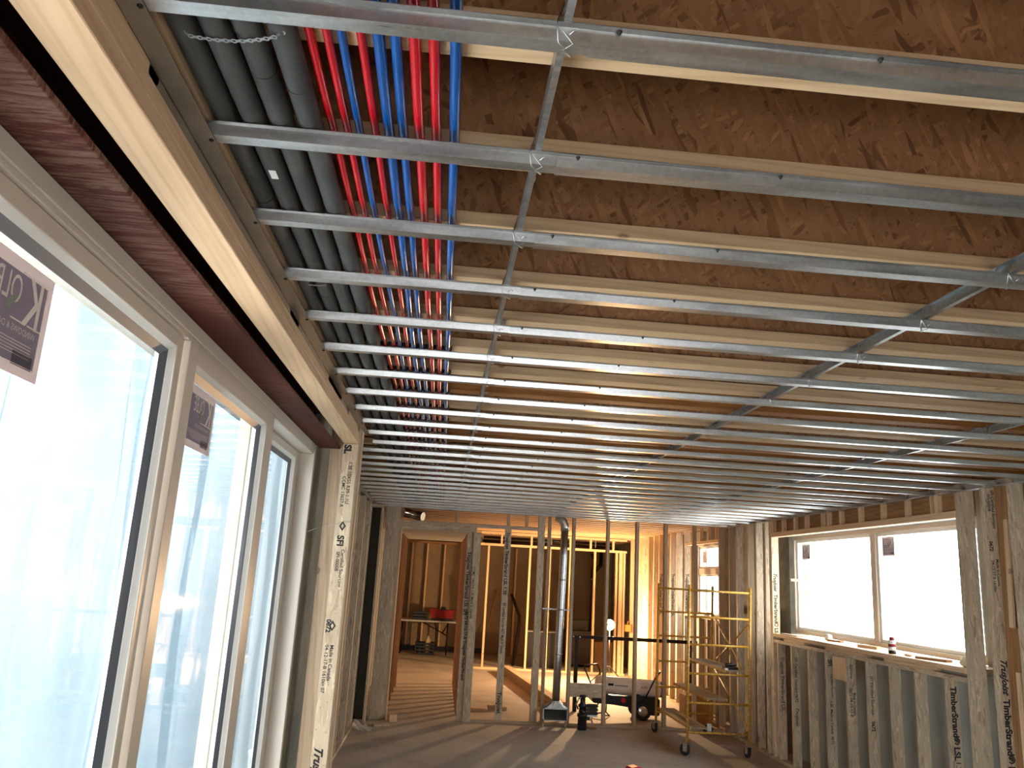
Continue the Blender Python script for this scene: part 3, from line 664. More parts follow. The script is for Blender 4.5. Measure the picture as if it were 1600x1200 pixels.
text('TrusJoist', 0.07, (0.868, PY - 0.0008, -1.52), (0, 0, -1), (1, 0, 0), 'ink', s2, bold=0.001)
for i, (x0, x1, ztop, mt) in enumerate(((1.320, 1.412, 0.905, 'lsl_z'), (1.460, 1.500, 0.905, 'stud_z'), (1.808, 1.850, 0.905, 'stud_z'), (2.300, 2.342, 0.905, 'stud_z'), (2.722, 2.764, 0.905, 'stud_z'), (3.135, 3.180, 0.905, 'stud_z'), (3.56, 3.60, 0.905, 'stud_z'))):
    lab = ('wide stud rising to the joists just left of the round duct', 'narrow stud between the wide stud and the round duct', 'stud just right of the round duct', 'stud in front of the heater left end',
           'stud in front of the heater wheel', 'stud behind the scaffold left uprights', 'stud behind the scaffold middle')[i]
    tag(MB().box(x0, x1, PY, PY + 0.089, FZ + 0.038, ztop, mt).build('wall_stud', bevel=0.0015), lab, 'stud', 'studs of the far partition')
for i, x in enumerate((0.155, 0.89, 1.15)):
    tag(MB().box(x - 0.02, x + 0.02, PY, PY + 0.07, 0.688, 0.905, 'stud_z').build('cripple_stud'), nth(i) + ' short stud from the left above the doorway header', 'short stud', 'short studs over the doorway header')
tag(bx('bottom_plate', 0.516, 4.0, PY, PY + 0.089, FZ, FZ + 0.037, 'stud_x', bevel=0.002), 'bottom plate of the far partition on the concrete floor', 'timber plate')
tag(bx('stud_block', 1.851, 2.299, PY + 0.02, PY + 0.058, -1.545, -1.365, 'lsl_x', bevel=0.002), 'short horizontal board fixed between two studs above the black pump', 'board')
for i, (x, z) in enumerate(((0.52, 11.9), )):
    pass
# passage behind the doorway
for i, y in enumerate((11.75, 12.4, 13.1, 13.8, 14.5)):
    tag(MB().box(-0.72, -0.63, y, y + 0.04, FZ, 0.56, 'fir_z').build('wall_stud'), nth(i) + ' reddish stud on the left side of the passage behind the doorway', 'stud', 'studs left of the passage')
for i, y in enumerate((12.0, 12.35, 12.7, 13.05, 13.4, 13.75, 14.1, 14.45, 14.8, 15.15)):  # mostly hidden studs, added denser and thicker to darken the passage floor
    tag(MB().box(0.325, 0.40, y, y + 0.06, FZ, 0.56, 'fir_z').build('wall_stud'), nth(i) + ' reddish stud, thickened for its shade, on the right side of the passage behind the doorway', 'stud', 'studs right of the passage')
tag(bx('soffit_board', -0.72, 0.40, 11.62, 15.2, 0.565, 0.585, 'tabletop'), 'grey soffit board over the passage behind the doorway', 'soffit board')

# flex duct above the doorway header
m_ = MB(); pts = []; rr = []
for i in range(60):
    u = i / 59; pts.append((-0.60 + 0.28 * u, 11.62 + 0.05 * math.sin(3 * u), 0.80 - 0.05 * u)); rr.append(0.055 + 0.010 * (i % 2))
m_.tube(pts, rr, 'foil', 14); tag(m_.build('flex_duct'), 'crumpled shiny foil duct above the doorway header', 'duct')

# ------------------------------------------------------------------ round sheet metal duct with floor boot
du = thing('sheet_metal_duct', (1.68, PY - 0.09, FZ), 'tall round galvanized duct with floor boot against the partition studs', 'duct')
xd, yd = 1.66, PY - 0.09
pts = [(xd - 0.012 + 0.030 * (z + 1.5) / 2.1, yd, z) for z in (-1.59, -1.0, -0.3, 0.3, 0.66)]
MB().tube(pts, 0.052, 'galv', 20).build('duct_pipe', du)
for z in (-1.0, -0.42, -0.02):
    x = xd - 0.012 + 0.030 * (z + 1.5) / 2.1; MB().lathe((x, yd, z), 'z', [(0, 0.0525), (0.004, 0.056), (0.014, 0.056), (0.018, 0.0525)], 'galvdull', 20).build('duct_seam', du)
MB().tube([(1.679, yd, 0.655), (1.678, yd, 0.72), (1.66, yd, 0.775), (1.62, yd + 0.01, 0.82), (1.57, yd + 0.03, 0.85)], 0.060, 'galv', 18).build('elbow', du)
m_ = MB(); n = 20; zc, zb = -1.585, -1.675; ring = []; base = []
for j in range(n):
    a = 2 * math.pi * j / n; ring.append((1.648 + 0.054 * math.cos(a), yd + 0.054 * math.sin(a), zc))
    c, s_ = math.cos(a), math.sin(a); q = max(abs(c), abs(s_)); base.append((1.642 + 0.166 * c / q, yd + 0.055 * s_ / q, zb))
for j in range(n): m_.face([ring[j], ring[(j + 1) % n], base[(j + 1) % n], base[j]], 'galvdull')
m_.build('boot_transition', du)
m_ = MB(); x0, x1, y0, y1 = 1.476, 1.808, yd - 0.055, yd + 0.055
for a in (dict(b=(x0, x1, y0, y1, -1.690, -1.675)), dict(b=(x0, x1, y0, y1, -1.835, -1.822)), dict(b=(x0, x0 + 0.012, y0, y1, -1.835, -1.675)), dict(b=(x1 - 0.012, x1, y0, y1, -1.835, -1.675))): m_.box(*a['b'], 'galvdull')
m_.build('boot_box', du); MB().box(x0 + 0.013, x1 - 0.013, y1 - 0.004, y1 - 0.001, -1.821, -1.691, 'darkboard').build('boot_shade_back', du)  # back panel coloured dark to stand for the shade inside the boot
for z in (-0.42,):
    MB().box(1.42, 1.80, yd + 0.054, yd + 0.058, z, z + 0.02, 'galvdull').build('hanger_strap', du)
MB().box(1.476, 1.50, yd, yd + 0.03, FZ, -1.835, 'stud_z').box(1.78, 1.806, yd, yd + 0.03, FZ, -1.835, 'stud_z').build('support_block', du)

# ------------------------------------------------------------------ right wall studs
DS = 0.089
def rstud(y, z0, z1, label, mt='lsl_z', th=0.038, words=None, x0=XR, d=DS, group='studs of the right hand wall', name='wall_stud'):
    t = thing(name, (x0 + d / 2, y, z0), label, 'stud', group)
    MB().box(x0, x0 + d, y, y + th, z0, z1, mt).build('stud', t, bevel=0.0015)
    if words:
        for s_, sz, z, off, sh, bd, sq in words:
            text(s_, sz, (x0 + off, y - 0.0008, z), (0, 0, -1), (1, 0, 0), 'ink', t, bold=bd, shear=sh, squeeze=sq)
    return t
TJ = ('TrusJoist', 0.055, -0.22, 0.02, 0.4, 0.001, 1.0)
ZB, ZS = FZ + 0.038, -0.600
rows = [(9.72, [('TrusJoist TimberStrand LSL', 0.05, -0.75, 0.03, 0, 0, 1)]), (9.335, [('SFI Certified Sourcing 0672', 0.04, -0.72, 0.03, 0, 0, 1), ('TrusJoist', 0.05, -1.25, 0.03, 0.4, 0, 1)]), (8.895, None),
        (8.49, [('SFI', 0.05, -0.66, 0.02, 0, 0.001, 1), ('Certified Sourcing', 0.03, -0.8, 0.045, 0, 0, 1), ('1.3E  Made in Canada  0672', 0.034, -1.06, 0.03, 0, 0, 1)]),
        (8.05, [('Sourcing', 0.035, -0.66, 0.03, 0, 0, 1), ('0672 04-12-17-B', 0.036, -0.88, 0.02, 0, 0, 1), ('Made in Canada', 0.03, -0.92, 0.055, 0, 0, 1)]),
        (7.655, [('SFI Certified Sourcing', 0.036, -0.72, 0.025, 0, 0, 1), ('0672', 0.04, -1.12, 0.02, 0, 0.001, 1)]), (7.245, None), (6.845, None),
        (6.42, [('TimberStrand\u00ae LSL', 0.062, -0.655, 0.022, 0, 0.0015, 1.0), ('1.3E', 0.05, -1.20, 0.03, 0, 0, 1)])]
for i, (y, wds) in enumerate(rows):
    rstud(y, ZB, ZS, nth(i) + ' short stud from the far end under the right hand window' + (', lettered' if wds else ', bare'), words=wds, group='studs under the right hand window')
tag(bx('stud_patch', 4.008, 4.0285, 8.06, 8.30, -0.82, -0.603, 'pine_z'), 'small pale board nailed below the sill of the right hand window', 'board')
# sill: plate and thin top board
tag(bx('sill_plate', XR, XR + DS, 6.17, 9.86, -0.598, -0.560, 'lsl_y', bevel=0.002), 'rough timber plate under the right hand window sill board', 'timber plate')
tag(bx('sill_board', XR - 0.004, 4.43, 6.17, 9.86, -0.532, -0.492, 'pine_y', bevel=0.002), 'wide pale sill board of the right hand window, littered with scraps', 'sill board')
for i, (a, b_) in enumerate(((9.0, 9.55), (7.7, 8.5), (6.6, 7.35))):
    tag(bx('light_gap_strip', XR - 0.002, XR + 0.07, a, b_, -0.559, -0.534, 'pine_y'), nth(i) + ' pine strip in place of a light gap, from the far end beneath the window sill board', 'light gap strip', 'strips in place of light gaps under the window sill board')  # pine strips stand in for daylight leaking under the sill board
tag(bx('window_header_plate', XR, XR + DS, 6.17, 9.861, 0.645, 0.700, 'pine_y', bevel=0.002), 'horizontal timber plate over the right hand window', 'timber plate')
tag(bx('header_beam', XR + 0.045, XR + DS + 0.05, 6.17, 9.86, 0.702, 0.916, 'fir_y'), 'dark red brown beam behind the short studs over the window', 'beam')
for i, y in enumerate((9.80, 9.50, 9.17, 8.87, 8.47, 8.33, 8.06, 7.66, 7.25, 6.845, 6.49, 6.40)):
    tag(MB().box(XR, XR + 0.044, y, y + (0.038 if i != 10 else 0.012), 0.701, 0.905, 'pine_z').build('cripple_stud', bevel=0.001), nth(i) + ' short stud from the far end above the right hand window', 'short stud', 'short studs above the right hand window')
# window jambs and full studs
JL = rstud(9.862, ZB, 0.905, 'lettered stud at the far side of the right hand window, coloured pale for the window light', 'lslp_z', words=[('TrusJoist', 0.055, 0.22, 0.02, 0.4, 0.001, 1), ('TimberStrand\u00ae LSL', 0.055, -0.04, 0.022, 0, 0.001, 1)])  # paler strand lumber puts the window's light into this stud's colour
rstud(9.905, ZB, 0.905, 'stud doubled behind the pale lettered window stud')
rstud(10.06, ZB, 0.905, 'stud between the window and the dark gap')
rstud(10.36, ZB, 0.905, 'stud just beyond the dark gap of the right wall'); rstud(10.66, ZB, 0.905, 'second stud beyond the dark gap, behind the scaffold right post', 'stud_z')
rstud(11.06, ZB, 0.905, 'third stud beyond the dark gap, behind the scaffold'); rstud(11.36, ZB, 0.905, 'fourth stud beyond the dark gap, against the partition', 'stud_z')
jp = thing('window_post', (4.07, 6.1, FZ), 'doubled stud post at the near side of the right hand window', 'post')
MB().box(XR, XR + DS, 6.127, 6.166, ZB, 0.905, 'lsl_z').build('trimmer_stud', jp, bevel=0.0015); MB().box(XR, XR + DS, 6.06, 6.1255, ZB, 0.905, 'lsl_z').build('king_stud', jp, bevel=0.0015)
rstud(5.80, ZB, 0.905, 'large lettered stud with upright brand lettering right of the window post', 'lsl_z', th=0.058, words=[
    ('SFI Certified Sourcing', 0.030, 0.83, 0.050, 0, 0, 1), ('SFI-00008', 0.030, 0.80, 0.02, 0, 0, 1), ('0672', 0.034, 0.45, 0.012, 0, 0.001, 1), ('04-12-17-B 1610sg', 0.028, 0.31, 0.018, 0, 0, 1), ('Made in Canada', 0.028, 0.32, 0.052, 0, 0, 1),
    ('TrusJoist', 0.062, -0.38, 0.024, 0.45, 0.0012, 1), ('TimberStrand\u00ae LSL', 0.062, -0.66, 0.022, 0, 0.0018, 1.0)])
rstud(5.50, ZB, 0.905, 'strand lumber stud at the right edge of the photo', 'lsl_z', th=0.055)
rstud(5.05, ZB, 0.905, 'nearest stud of the right wall at the photo edge', 'lsl_z')
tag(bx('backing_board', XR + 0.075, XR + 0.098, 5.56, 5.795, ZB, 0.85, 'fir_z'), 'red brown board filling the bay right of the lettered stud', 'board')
tag(MB(Matrix.Translation((4.05, 5.66, 0)) @ Matrix.Rotation(0.035, 4, 'X') @ Matrix.Translation((-4.05, -5.66, 0))).box(4.05, 4.068, 5.62, 5.665, -0.16, 0.60, 'pine_z').build('batten'), 'pale batten leaning upright beside the large lettered stud, upper one', 'batten', 'pale battens beside the lettered stud')
tag(bx('batten', 4.05, 4.068, 5.60, 5.645, -1.5, -0.46, 'pine_z'), 'pale batten beside the large lettered stud, lower one', 'batten', 'pale battens beside the lettered stud')
tag(bx('bottom_plate', XR, XR + DS, 4.9, 11.45, FZ, ZB - 0.001, 'lsl_y'), 'bottom plate along the right wall on the floor', 'timber plate')
# far right wall beyond the partition
for i, y in enumerate((13.52, 13.95, 14.35, 14.75, 15.15, 15.55, 15.95, 16.35, 16.75, 17.15, 17.5)):
    wd = [('TrusJoist TimberStrand LSL', 0.06, 0.2, 0.02, 0, 0.001, 1)] if i in (0, 2, 4) else None
    rstud(y, ZB, 0.905, nth(i) + ' stud beyond the tall far window on the right wall' + (', lettered' if wd else ''), 'lslp_z' if i == 0 else ('lsl_z' if i % 2 else 'stud_z'), words=wd, group='studs of the far right wall')
rstud(11.80, ZB, 0.905, 'stud at the near side of the tall far window', 'stud_z', group='studs of the far right wall')
tag(bx('window_header_plate', XR, XR + DS, 11.84, 13.5, 0.66, 0.70, 'pine_y'), 'timber plate over the tall far window', 'timber plate')
tag(bx('sill_plate', XR, XR + DS, 11.84, 13.5, -0.47, -0.432, 'pine_y'), 'timber plate under the tall far window', 'timber plate')
tag(bx('bottom_plate', XR, XR + DS, 11.62, 17.7, FZ, ZB - 0.001, 'stud_y'), 'bottom plate along the far right wall', 'timber plate')
for i, y in enumerate((11.95, 12.35, 12.75)):
    rstud(y, ZB, -0.471, nth(i) + ' short stud under the tall far window', 'stud_z', group='studs under the tall far window')
for i, y in enumerate((11.95, 12.3, 12.7, 13.1)):
    tag(MB().box(XR, XR + 0.05, y, y + 0.038, 0.701, 0.905, 'pine_z').build('cripple_stud'), nth(i) + ' short stud above the tall far window', 'short stud', 'short studs above the tall far window')

# ------------------------------------------------------------------ windows of the right wall
def window(name, y0, y1, z0, z1, splits, x=4.43):
    wd = D.objects.new(name, None); COL.objects.link(wd); wd.location = (x, (y0 + y1) / 2, z0); structure(wd)
    f = 0.045; m_ = MB()
    m_.box(x, x + 0.12, y0, y1, z1 - f, z1, 'frame'); m_.box(x, x + 0.12, y0, y1, z0, z0 + f, 'frame')
    m_.box(x, x + 0.12, y0, y0 + f, z0 + f, z1 - f, 'frame'); m_.box(x, x + 0.12, y1 - f, y1, z0 + f, z1 - f, 'frame')
    for (a0, a1, b0, b1) in splits['bars']: m_.box(x + 0.01, x + 0.10, a0, a1, b0, b1, 'frame')
    m_.build('window_frame', wd, bevel=0.002)
    for (a0, a1, b0, b1) in splits['panes']:
        m_ = MB(); s_ = 0.03
        for q in ((a0, a0 + s_, b0, b1), (a1 - s_, a1, b0, b1), (a0 + s_, a1 - s_, b0, b0 + s_), (a0 + s_, a1 - s_, b1 - s_, b1)): m_.box(x + 0.03, x + 0.07, *q, 'framew')
        m_.build('sash', wd, bevel=0.001)
        MB().box(x + 0.048, x + 0.052, a0 + s_, a1 - s_, b0 + s_, b1 - s_, 'glass').build('glass_pane', wd)
    return wd
w1 = window('window_1', 6.47, 10.16, -0.49, 0.685, dict(bars=[(8.17, 8.27, -0.445, 0.64)], panes=[(8.272, 10.113, -0.443, 0.638), (6.517, 8.168, -0.443, 0.638)]))
sticker(4.476, 9.76, 9.985, 0.40, 0.585, w1, side=-1); sticker(4.476, 7.86, 8.09, 0.405, 0.60, w1, side=-1)
w2 = window('window_2', 12.88, 14.12, -0.48, 0.715, dict(bars=[(12.925, 14.075, 0.21, 0.31)], panes=[(12.927, 14.073, 0.312, 0.668), (12.927, 14.073, -0.433, 0.208)]))
sticker(4.476, 13.72, 13.95, 0.40, 0.60, w2, side=-1)

# things on the sill
ZSI = -0.492
b_ = thing('spray_can', (4.10, 7.33, ZSI), 'dark red and white can standing on the right hand window sill', 'can')
MB().lathe((4.10, 7.33, ZSI), 'z', [(0, 0.030), (0.006, 0.032), (0.03, 0.032)], 'bark', 20).build('can_base', b_)
MB().lathe((4.10, 7.33, ZSI), 'z', [(0.031, 0.032), (0.062, 0.032)], 'white', 20).build('can_body', b_)
MB().lathe((4.10, 7.33, ZSI), 'z', [(0.0625, 0.0322), (0.086, 0.0322)], 'redcloth', 20).build('can_stripe', b_)
MB().lathe((4.10, 7.33, ZSI), 'z', [(0.0865, 0.032), (0.112, 0.031), (0.118, 0.022)], 'white', 20).build('can_shoulder', b_)
MB().lathe((4.10, 7.33, ZSI), 'z', [(0.118, 0.023), (0.142, 0.021), (0.147, 0.014)], 'redcloth', 16).build('cap', b_)
MB().tube([(4.10, 7.30, ZSI + 0.125), (4.115, 7.25, ZSI + 0.115), (4.12, 7.235, ZSI + 0.135)], 0.003, 'white', 6).build('nozzle', b_)
def lump(name, c, s_, mat, seed, label, cat, group=None, flat=1.0):
    rnd = random.Random(seed); bm = bmesh.new(); bmesh.ops.create_icosphere(bm, subdivisions=2, radius=1.0)
    for v in bm.verts:
        k_ = 1 + rnd.uniform(-0.22, 0.22); v.co = Vector((v.co.x * s_[0] * k_, v.co.y * s_[1] * k_, max(v.co.z, -0.75) * s_[2] * k_))
    lo = min(v.co.z for v in bm.verts)
    for v in bm.verts: v.co.z -= lo
    for f in bm.faces: f.smooth = True
    me = D.meshes.new(name); bm.to_mesh(me); bm.free(); me.materials.append(MT[mat]); o = D.objects.new(name, me); COL.objects.link(o); o.location = c
    return tag(o, label, cat, group)
def scrap(c, s_, ang, mat, label, name='wood_scrap', group=None):
    X = Matrix.Translation(c) @ Matrix.Rotation(ang, 4, 'Z')
    o = MB(X).box(-s_[0] / 2, s_[0] / 2, -s_[1] / 2, s_[1] / 2, 0, s_[2], mat).build(name, bevel=0.001); return tag(o, label, 'wood scrap', group)
scrap((4.20, 7.93, ZSI), (0.05, 0.26, 0.028), 0.25, 'pine_y', 'pale wood offcut on the window sill below the middle bar')
scrap((4.30, 8.18, ZSI), (0.06, 0.22, 0.02), -0.3, 'fir_y', 'reddish wood offcut on the window sill just left of the middle bar')
scrap((4.16, 6.80, ZSI), (0.07, 0.30, 0.02), 0.35, 'fir_y', 'reddish wood offcut on the window sill right of the can')
scrap((4.25, 8.72, ZSI), (0.06, 0.16, 0.018), 0.5, 'fir_y', 'small brown offcut on the far part of the window sill')
scrap((4.10, 9.5, ZSI), (0.08, 0.42, 0.012), 0.05, 'stud_y', 'flat dark shingle lying at the far end of the window sill')
scrap((4.30, 7.05, ZSI), (0.03, 0.22, 0.012), -0.6, 'yellow', 'yellow strip lying on the window sill behind the can', 'yellow_strip')
lump('foam_scrap', (4.12, 6.28, ZSI), (0.05, 0.06, 0.04), 'cream', 3, 'cream foam lump in the near corner of the window sill', 'foam scrap')
lump('foam_scrap', (4.28, 8.95, ZSI), (0.04, 0.05, 0.035), 'white', 5, 'white foam scrap on the far half of the window sill', 'foam scrap')
lump('foam_scrap', (4.14, 7.14, ZSI), (0.03, 0.05, 0.012), 'cream', 9, 'flat cream foam scrap just right of the can', 'foam scrap')
tag(bx('concrete_bracket', 4.30, 4.425, 9.93, 9.96, 0.13, 0.16, 'pine_x'), 'small pale wood block stuck in the gap left of the window frame', 'wood block')

# ------------------------------------------------------------------ scaffold
sf = thing('rolling_scaffold', (3.4, 10.6, FZ), 'yellow paint-spattered rolling scaffold before the far partition', 'scaffold')
XA, XB, YA, YB = 3.015, 3.775, 9.92, 11.33
for nm, X, Y in (('upright', XA, YA), ('upright', XB, YA), ('upright', XA, YB), ('upright', XB, YB)):
    lean = -0.03 if X == XA else -0.05
    MB().tube([(X + lean * 0.7, Y, -1.775), (X, Y, 0.02)], 0.017, 'yellow', 12).build(nm, sf)
for z in (-0.045, -0.355, -0.675, -1.005, -1.335, -1.660):
    for Y in (YA, YB):
        lx = -0.03 * (0 - z) / 1.8
        MB().tube([(XA + lx + 0.014, Y, z), (XB + lx * 1.4 - 0.014, Y, z)], 0.0135, 'yellow', 10).build('rung', sf)
for (X, Y, a) in ((XA - 0.03, YA, 0.6), (XB - 0.05, YA, 0.1), (XA - 0.03, YB, 0.2), (XB - 0.05, YB, 1.2)):
    Xm = Matrix.Translation((X, Y, 0)) @ Matrix.Rotation(a, 4, 'Z')
    ca = MB(Xm).box(-0.026, -0.021, -0.03, 0.03, -1.87, -1.79, 'chrome').box(0.021, 0.026, -0.03, 0.03, -1.87, -1.79, 'chrome').box(-0.026, 0.026, -0.03, 0.03, -1.795, -1.775, 'chrome').build('caster', sf)
    c_ = Xm @ Vector((-0.018, 0.02, FZ + 0.065))
    MB(Xm).lathe((-0.018, 0.02, FZ + 0.065), 'x', [(0, 0.045), (0.002, 0.062), (0.008, 0.065), (0.028, 0.065), (0.034, 0.062), (0.036, 0.045)], 'rubber', 24).build('wheel', ca)
for i, (x0, x1, z) in enumerate(((3.45, 3.70, -0.99), (3.235, 3.475, -1.32), (3.02, 3.24, -1.645))):
    z += 0.014; pl = MB().box(x0 + 0.012, x1 - 0.012, YA - 0.015, YB + 0.02, z + 0.012, z + 0.026, 'plank').build('platform', sf)
    m_ = MB().box(x0, x0 + 0.012, YA - 0.015, YB + 0.02, z - 0.0, z + 0.03, 'yellow').box(x1 - 0.012, x1, YA - 0.015, YB + 0.02, z, z + 0.03, 'yellow'); m_.build('platform_rail', pl)
MB().tube([(XB + 0.0, YA + 0.02, -0.40), (XB - 0.01, YB - 0.02, -1.0)], 0.010, 'yellow', 8).build('brace', sf)
MB().tube([(XB - 0.0, YB - 0.02, -0.36), (XB - 0.02, YA + 0.25, -0.95)], 0.010, 'yellow', 8).build('brace', sf)
MB().tube([(XB - 0.02, YB - 0.02, -1.0), (XB - 0.03, YA + 0.02, -1.62)], 0.010, 'yellow', 8).build('brace', sf)
tl = thing('cordless_tool', (3.57, YA + 0.07, -0.949), 'black power tool lying on the top scaffold platform', 'power tool')
MB().box(3.47, 3.64, YA + 0.06, YA + 0.14, -0.9455, -0.918, 'black').build('tool_base', tl, bevel=0.004)
MB().lathe((3.49, YA + 0.10, -0.895), 'x', [(0, 0.012), (0.01, 0.02), (0.09, 0.022), (0.12, 0.016), (0.14, 0.008)], 'black', 14).build('motor', tl)
MB().box(3.462, 3.50, YA + 0.02, YA + 0.055, -0.949, -0.93, 'white').build('battery', tl)

# ------------------------------------------------------------------ the far room: heater, pump, rail, lamp
ht = thing('torpedo_heater', (2.85, 12.4, FZ), 'white barrel construction heater on black wheeled tank', 'heater')
TH = Matrix.Translation((2.37, 12.4, -1.47)) @ Matrix.Rotation(0.035, 4, 'Y')
MB(TH).lathe((0, 0, 0), 'x', [(0.0, 0.095), (0.02, 0.118), (0.05, 0.125), (0.93, 0.125), (0.95, 0.118)], 'heater', 32).build('barrel', ht)
MB(TH).lathe((0.951, 0, 0), 'x', [(0, 0.11), (0.03, 0.112), (0.031, 0.09)], 'bark', 24).build('outlet_ring', ht)
m_ = MB()
for q in range(9): m_.box(2.63 + 0.022 * q, 2.645 + 0.022 * q, 12.273, 12.2745, -1.466 - 0.0008 * q - 0.004 * (q % 2), -1.452 - 0.0008 * q, 'bark')
m_.build('brand_lettering', ht)
text('K175', 0.04, (3.02, 12.4 - 0.1262, -1.485), (1, 0, -0.035), (0, 0, 1), 'bark', ht, name='brand_lettering')
MB().box(2.53, 2.61, 12.272, 12.274, -1.468, -1.435, 'bark').build('badge', ht)
MB().prism([(2.30, -1.60), (2.33, -1.585), (2.42, -1.60), (2.48, -1.595), (2.62, -1.61), (2.80, -1.615), (2.93, -1.61), (2.93, -1.57), (3.0, -1.57), (3.0, -1.60), (3.27, -1.605), (3.30, -1.64), (3.30, -1.84), (3.27, -1.855), (3.14, -1.85), (2.90, -1.755), (2.60, -1.725), (2.33, -1.715), (2.30, -1.69)], 'y', 12.27, 12.55, 'black').build('fuel_tank', ht, bevel=0.004)
MB().lathe((2.76, 12.262, -1.66), 'y', [(0, 0.036), (0.01, 0.036)], 'redp', 18).build('fuel_dial', ht)
for yy in (12.19, 12.57):
    wh = MB().lathe((3.03, yy, FZ + 0.125), 'y', [(0, 0.09), (0.003, 0.118), (0.012, 0.125), (0.04, 0.125), (0.05, 0.118), (0.052, 0.09)], 'rubber', 32).build('wheel', ht)
    MB().lathe((3.03, yy - 0.004, FZ + 0.125), 'y', [(0, 0.02), (0.0, 0.068), (0.006, 0.074), (0.05, 0.074)], 'chrome', 20).build('wheel_hub', wh)
MB().tube([(2.30, 12.3, -1.50), (2.17, 12.3, -1.22), (2.20, 12.34, -1.205), (2.40, 12.5, -1.20), (2.44, 12.52, -1.26), (2.48, 12.54, -1.46)], 0.011, 'bark', 8).build('handle', ht)
MB().tube([(3.08, 12.28, -1.63), (3.25, 12.28, -1.29), (3.30, 12.28, -1.255), (3.36, 12.5, -1.245), (3.33, 12.52, -1.33), (3.2, 12.53, -1.62)], 0.011, 'bark', 8).build('handle', ht)
MB().tube([(2.40, 12.3, -1.72), (2.31, 12.3, -1.87), (2.31, 12.3, -1.905), (2.33, 12.34, -1.875), (2.52, 12.34, -1.84), (2.56, 12.5, -1.72)], 0.010, 'bark', 8).build('stand', ht)
MB().tube([(2.52, 12.4, -1.84), (2.60, 12.45, -1.905), (2.52, 12.46, -1.90)], 0.010, 'bark', 8).build('stand', ht)
pm = thing('sump_pump', (2.0, 11.30, FZ), 'black finned pump standing at the foot of the partition studs', 'pump')
MB().lathe((1.99, 11.28, FZ), 'z', [(0, 0.058), (0.04, 0.062), (0.16, 0.058), (0.165, 0.07), (0.20, 0.07), (0.205, 0.05), (0.28, 0.046), (0.285, 0.06), (0.31, 0.06), (0.33, 0.035), (0.40, 0.035), (0.42, 0.05), (0.435, 0.03)], 'black', 20).build('pump_body', pm)
for z in (-1.70, -1.655, -1.61): MB().box(2.02, 2.19, 11.23, 11.33, z - 0.016, z + 0.016, 'black').build('cooling_fin', pm, bevel=0.003)
MB().box(2.03, 2.185, 11.24, 11.32, -1.745, -1.722, 'white').build('nameplate', pm)
MB().tube([(1.93, 11.28, -1.66), (1.90, 11.27, -1.60), (1.93, 11.26, -1.53), (1.99, 11.27, -1.50)], 0.012, 'chrome', 10).build('elbow_pipe', pm)
MB().box(2.04, 2.09, 11.25, 11.32, -1.79, -1.72, 'black').build('switch_box', pm)
rl = thing('steel_rail_frame', (3.1, 12.75, FZ), 'long black steel rail on legs behind the partition studs', 'steel frame')
MB().box(2.03, 4.0, 12.73, 12.79, -0.865, -0.815, 'bark').build('rail', rl, bevel=0.002)
for x in (2.125, 3.9): MB().box(x - 0.028, x + 0.028, 12.735, 12.785, FZ, -0.866, 'bark').build('leg', rl)
MB().tube([(2.07, 12.725, -0.838), (2.07, 12.72, -0.838)], 0.012, 'chrome', 8).build('bolt', rl)
MB().tube([(2.17, 12.725, -0.842), (2.17, 12.72, -0.842)], 0.012, 'chrome', 8).build('bolt', rl)
# work light
LX, LY, LZ = 3.33, 16.15, -0.815
wk = thing('work_light', (LX, LY, FZ), 'glaring round work lamp on a stand beyond the partition', 'lamp')
MT['lamp'] = emit('lamp_glow', (1.0, 0.74, 0.42), 60)
MB().lathe((LX, LY, LZ), 'y', [(-0.10, 0.001), (-0.09, 0.045), (-0.06, 0.08), (0.0, 0.10), (0.06, 0.08), (0.09, 0.045), (0.10, 0.001)], 'lamp', 24).build('glowing_globe', wk)
MB().tube([(LX, LY, LZ - 0.102), (LX, LY, FZ + 0.25)], 0.014, 'bark', 8).build('pole', wk)
for a in (0.4, 2.5, 4.6): MB().tube([(LX, LY, FZ + 0.35), (LX + 0.38 * math.cos(a), LY + 0.38 * math.sin(a), FZ + 0.012)], 0.010, 'bark', 8).build('leg', wk)
ll = D.lights.new('work_lamp', 'POINT'); ll.energy = 520; ll.color = (1.0, 0.62, 0.31); ll.shadow_soft_size = 0.045
lo = D.objects.new('work_lamp_light', ll); COL.objects.link(lo); lo.parent = wk; lo.location = (0, 0, LZ - FZ)
lo.location = (0, -0.19, LZ - FZ)
eb = thing('electrical_box', (3.98, 17.3, -0.95), 'orange junction box on the stud beside the work lamp', 'junction box')
MB().box(3.89, 4.02, 17.28, 17.36, -0.99, -0.85, 'ochre').build('box_body', eb, bevel=0.006); MB().tube([(3.95, 17.32, -0.85), (3.95, 17.32, -0.80), (3.97, 17.33, -0.78)], 0.012, 'ochre', 8).build('connector', eb)
tag(bx('cardboard_box', 3.55, 3.92, 11.85, 12.15, FZ, -1.50, 'card', bevel=0.003), 'orange brown box on the floor behind the scaffold', 'box')
scrap((0.86, 12.62, FZ), (0.07, 0.09, 0.06), 0.4, 'stud_x', 'left of three small lumber cut-offs on the floor beyond the partition')
scrap((0.96, 12.60, FZ), (0.09, 0.07, 0.07), -0.2, 'stud_x', 'middle of three small lumber cut-offs on the floor beyond the partition')
scrap((1.06, 12.58, FZ), (0.06, 0.06, 0.05), 0.1, 'stud_x', 'right of three small lumber cut-offs on the floor beyond the partition')
scrap((0.62, 12.45, FZ), (0.36, 0.14, 0.04), -0.1, 'stud_x', 'flat board end on the floor left of the three cut-offs')
scrap((-0.50, 11.30, FZ), (0.10, 0.09, 0.09), 0.3, 'pine_x', 'pale wood cube on the floor at the pillar foot')
scrap((-0.62, 10.95, FZ), (0.22, 0.08, 0.03), 0.5, 'stud_x', 'flat splinter of wood at the pillar foot')
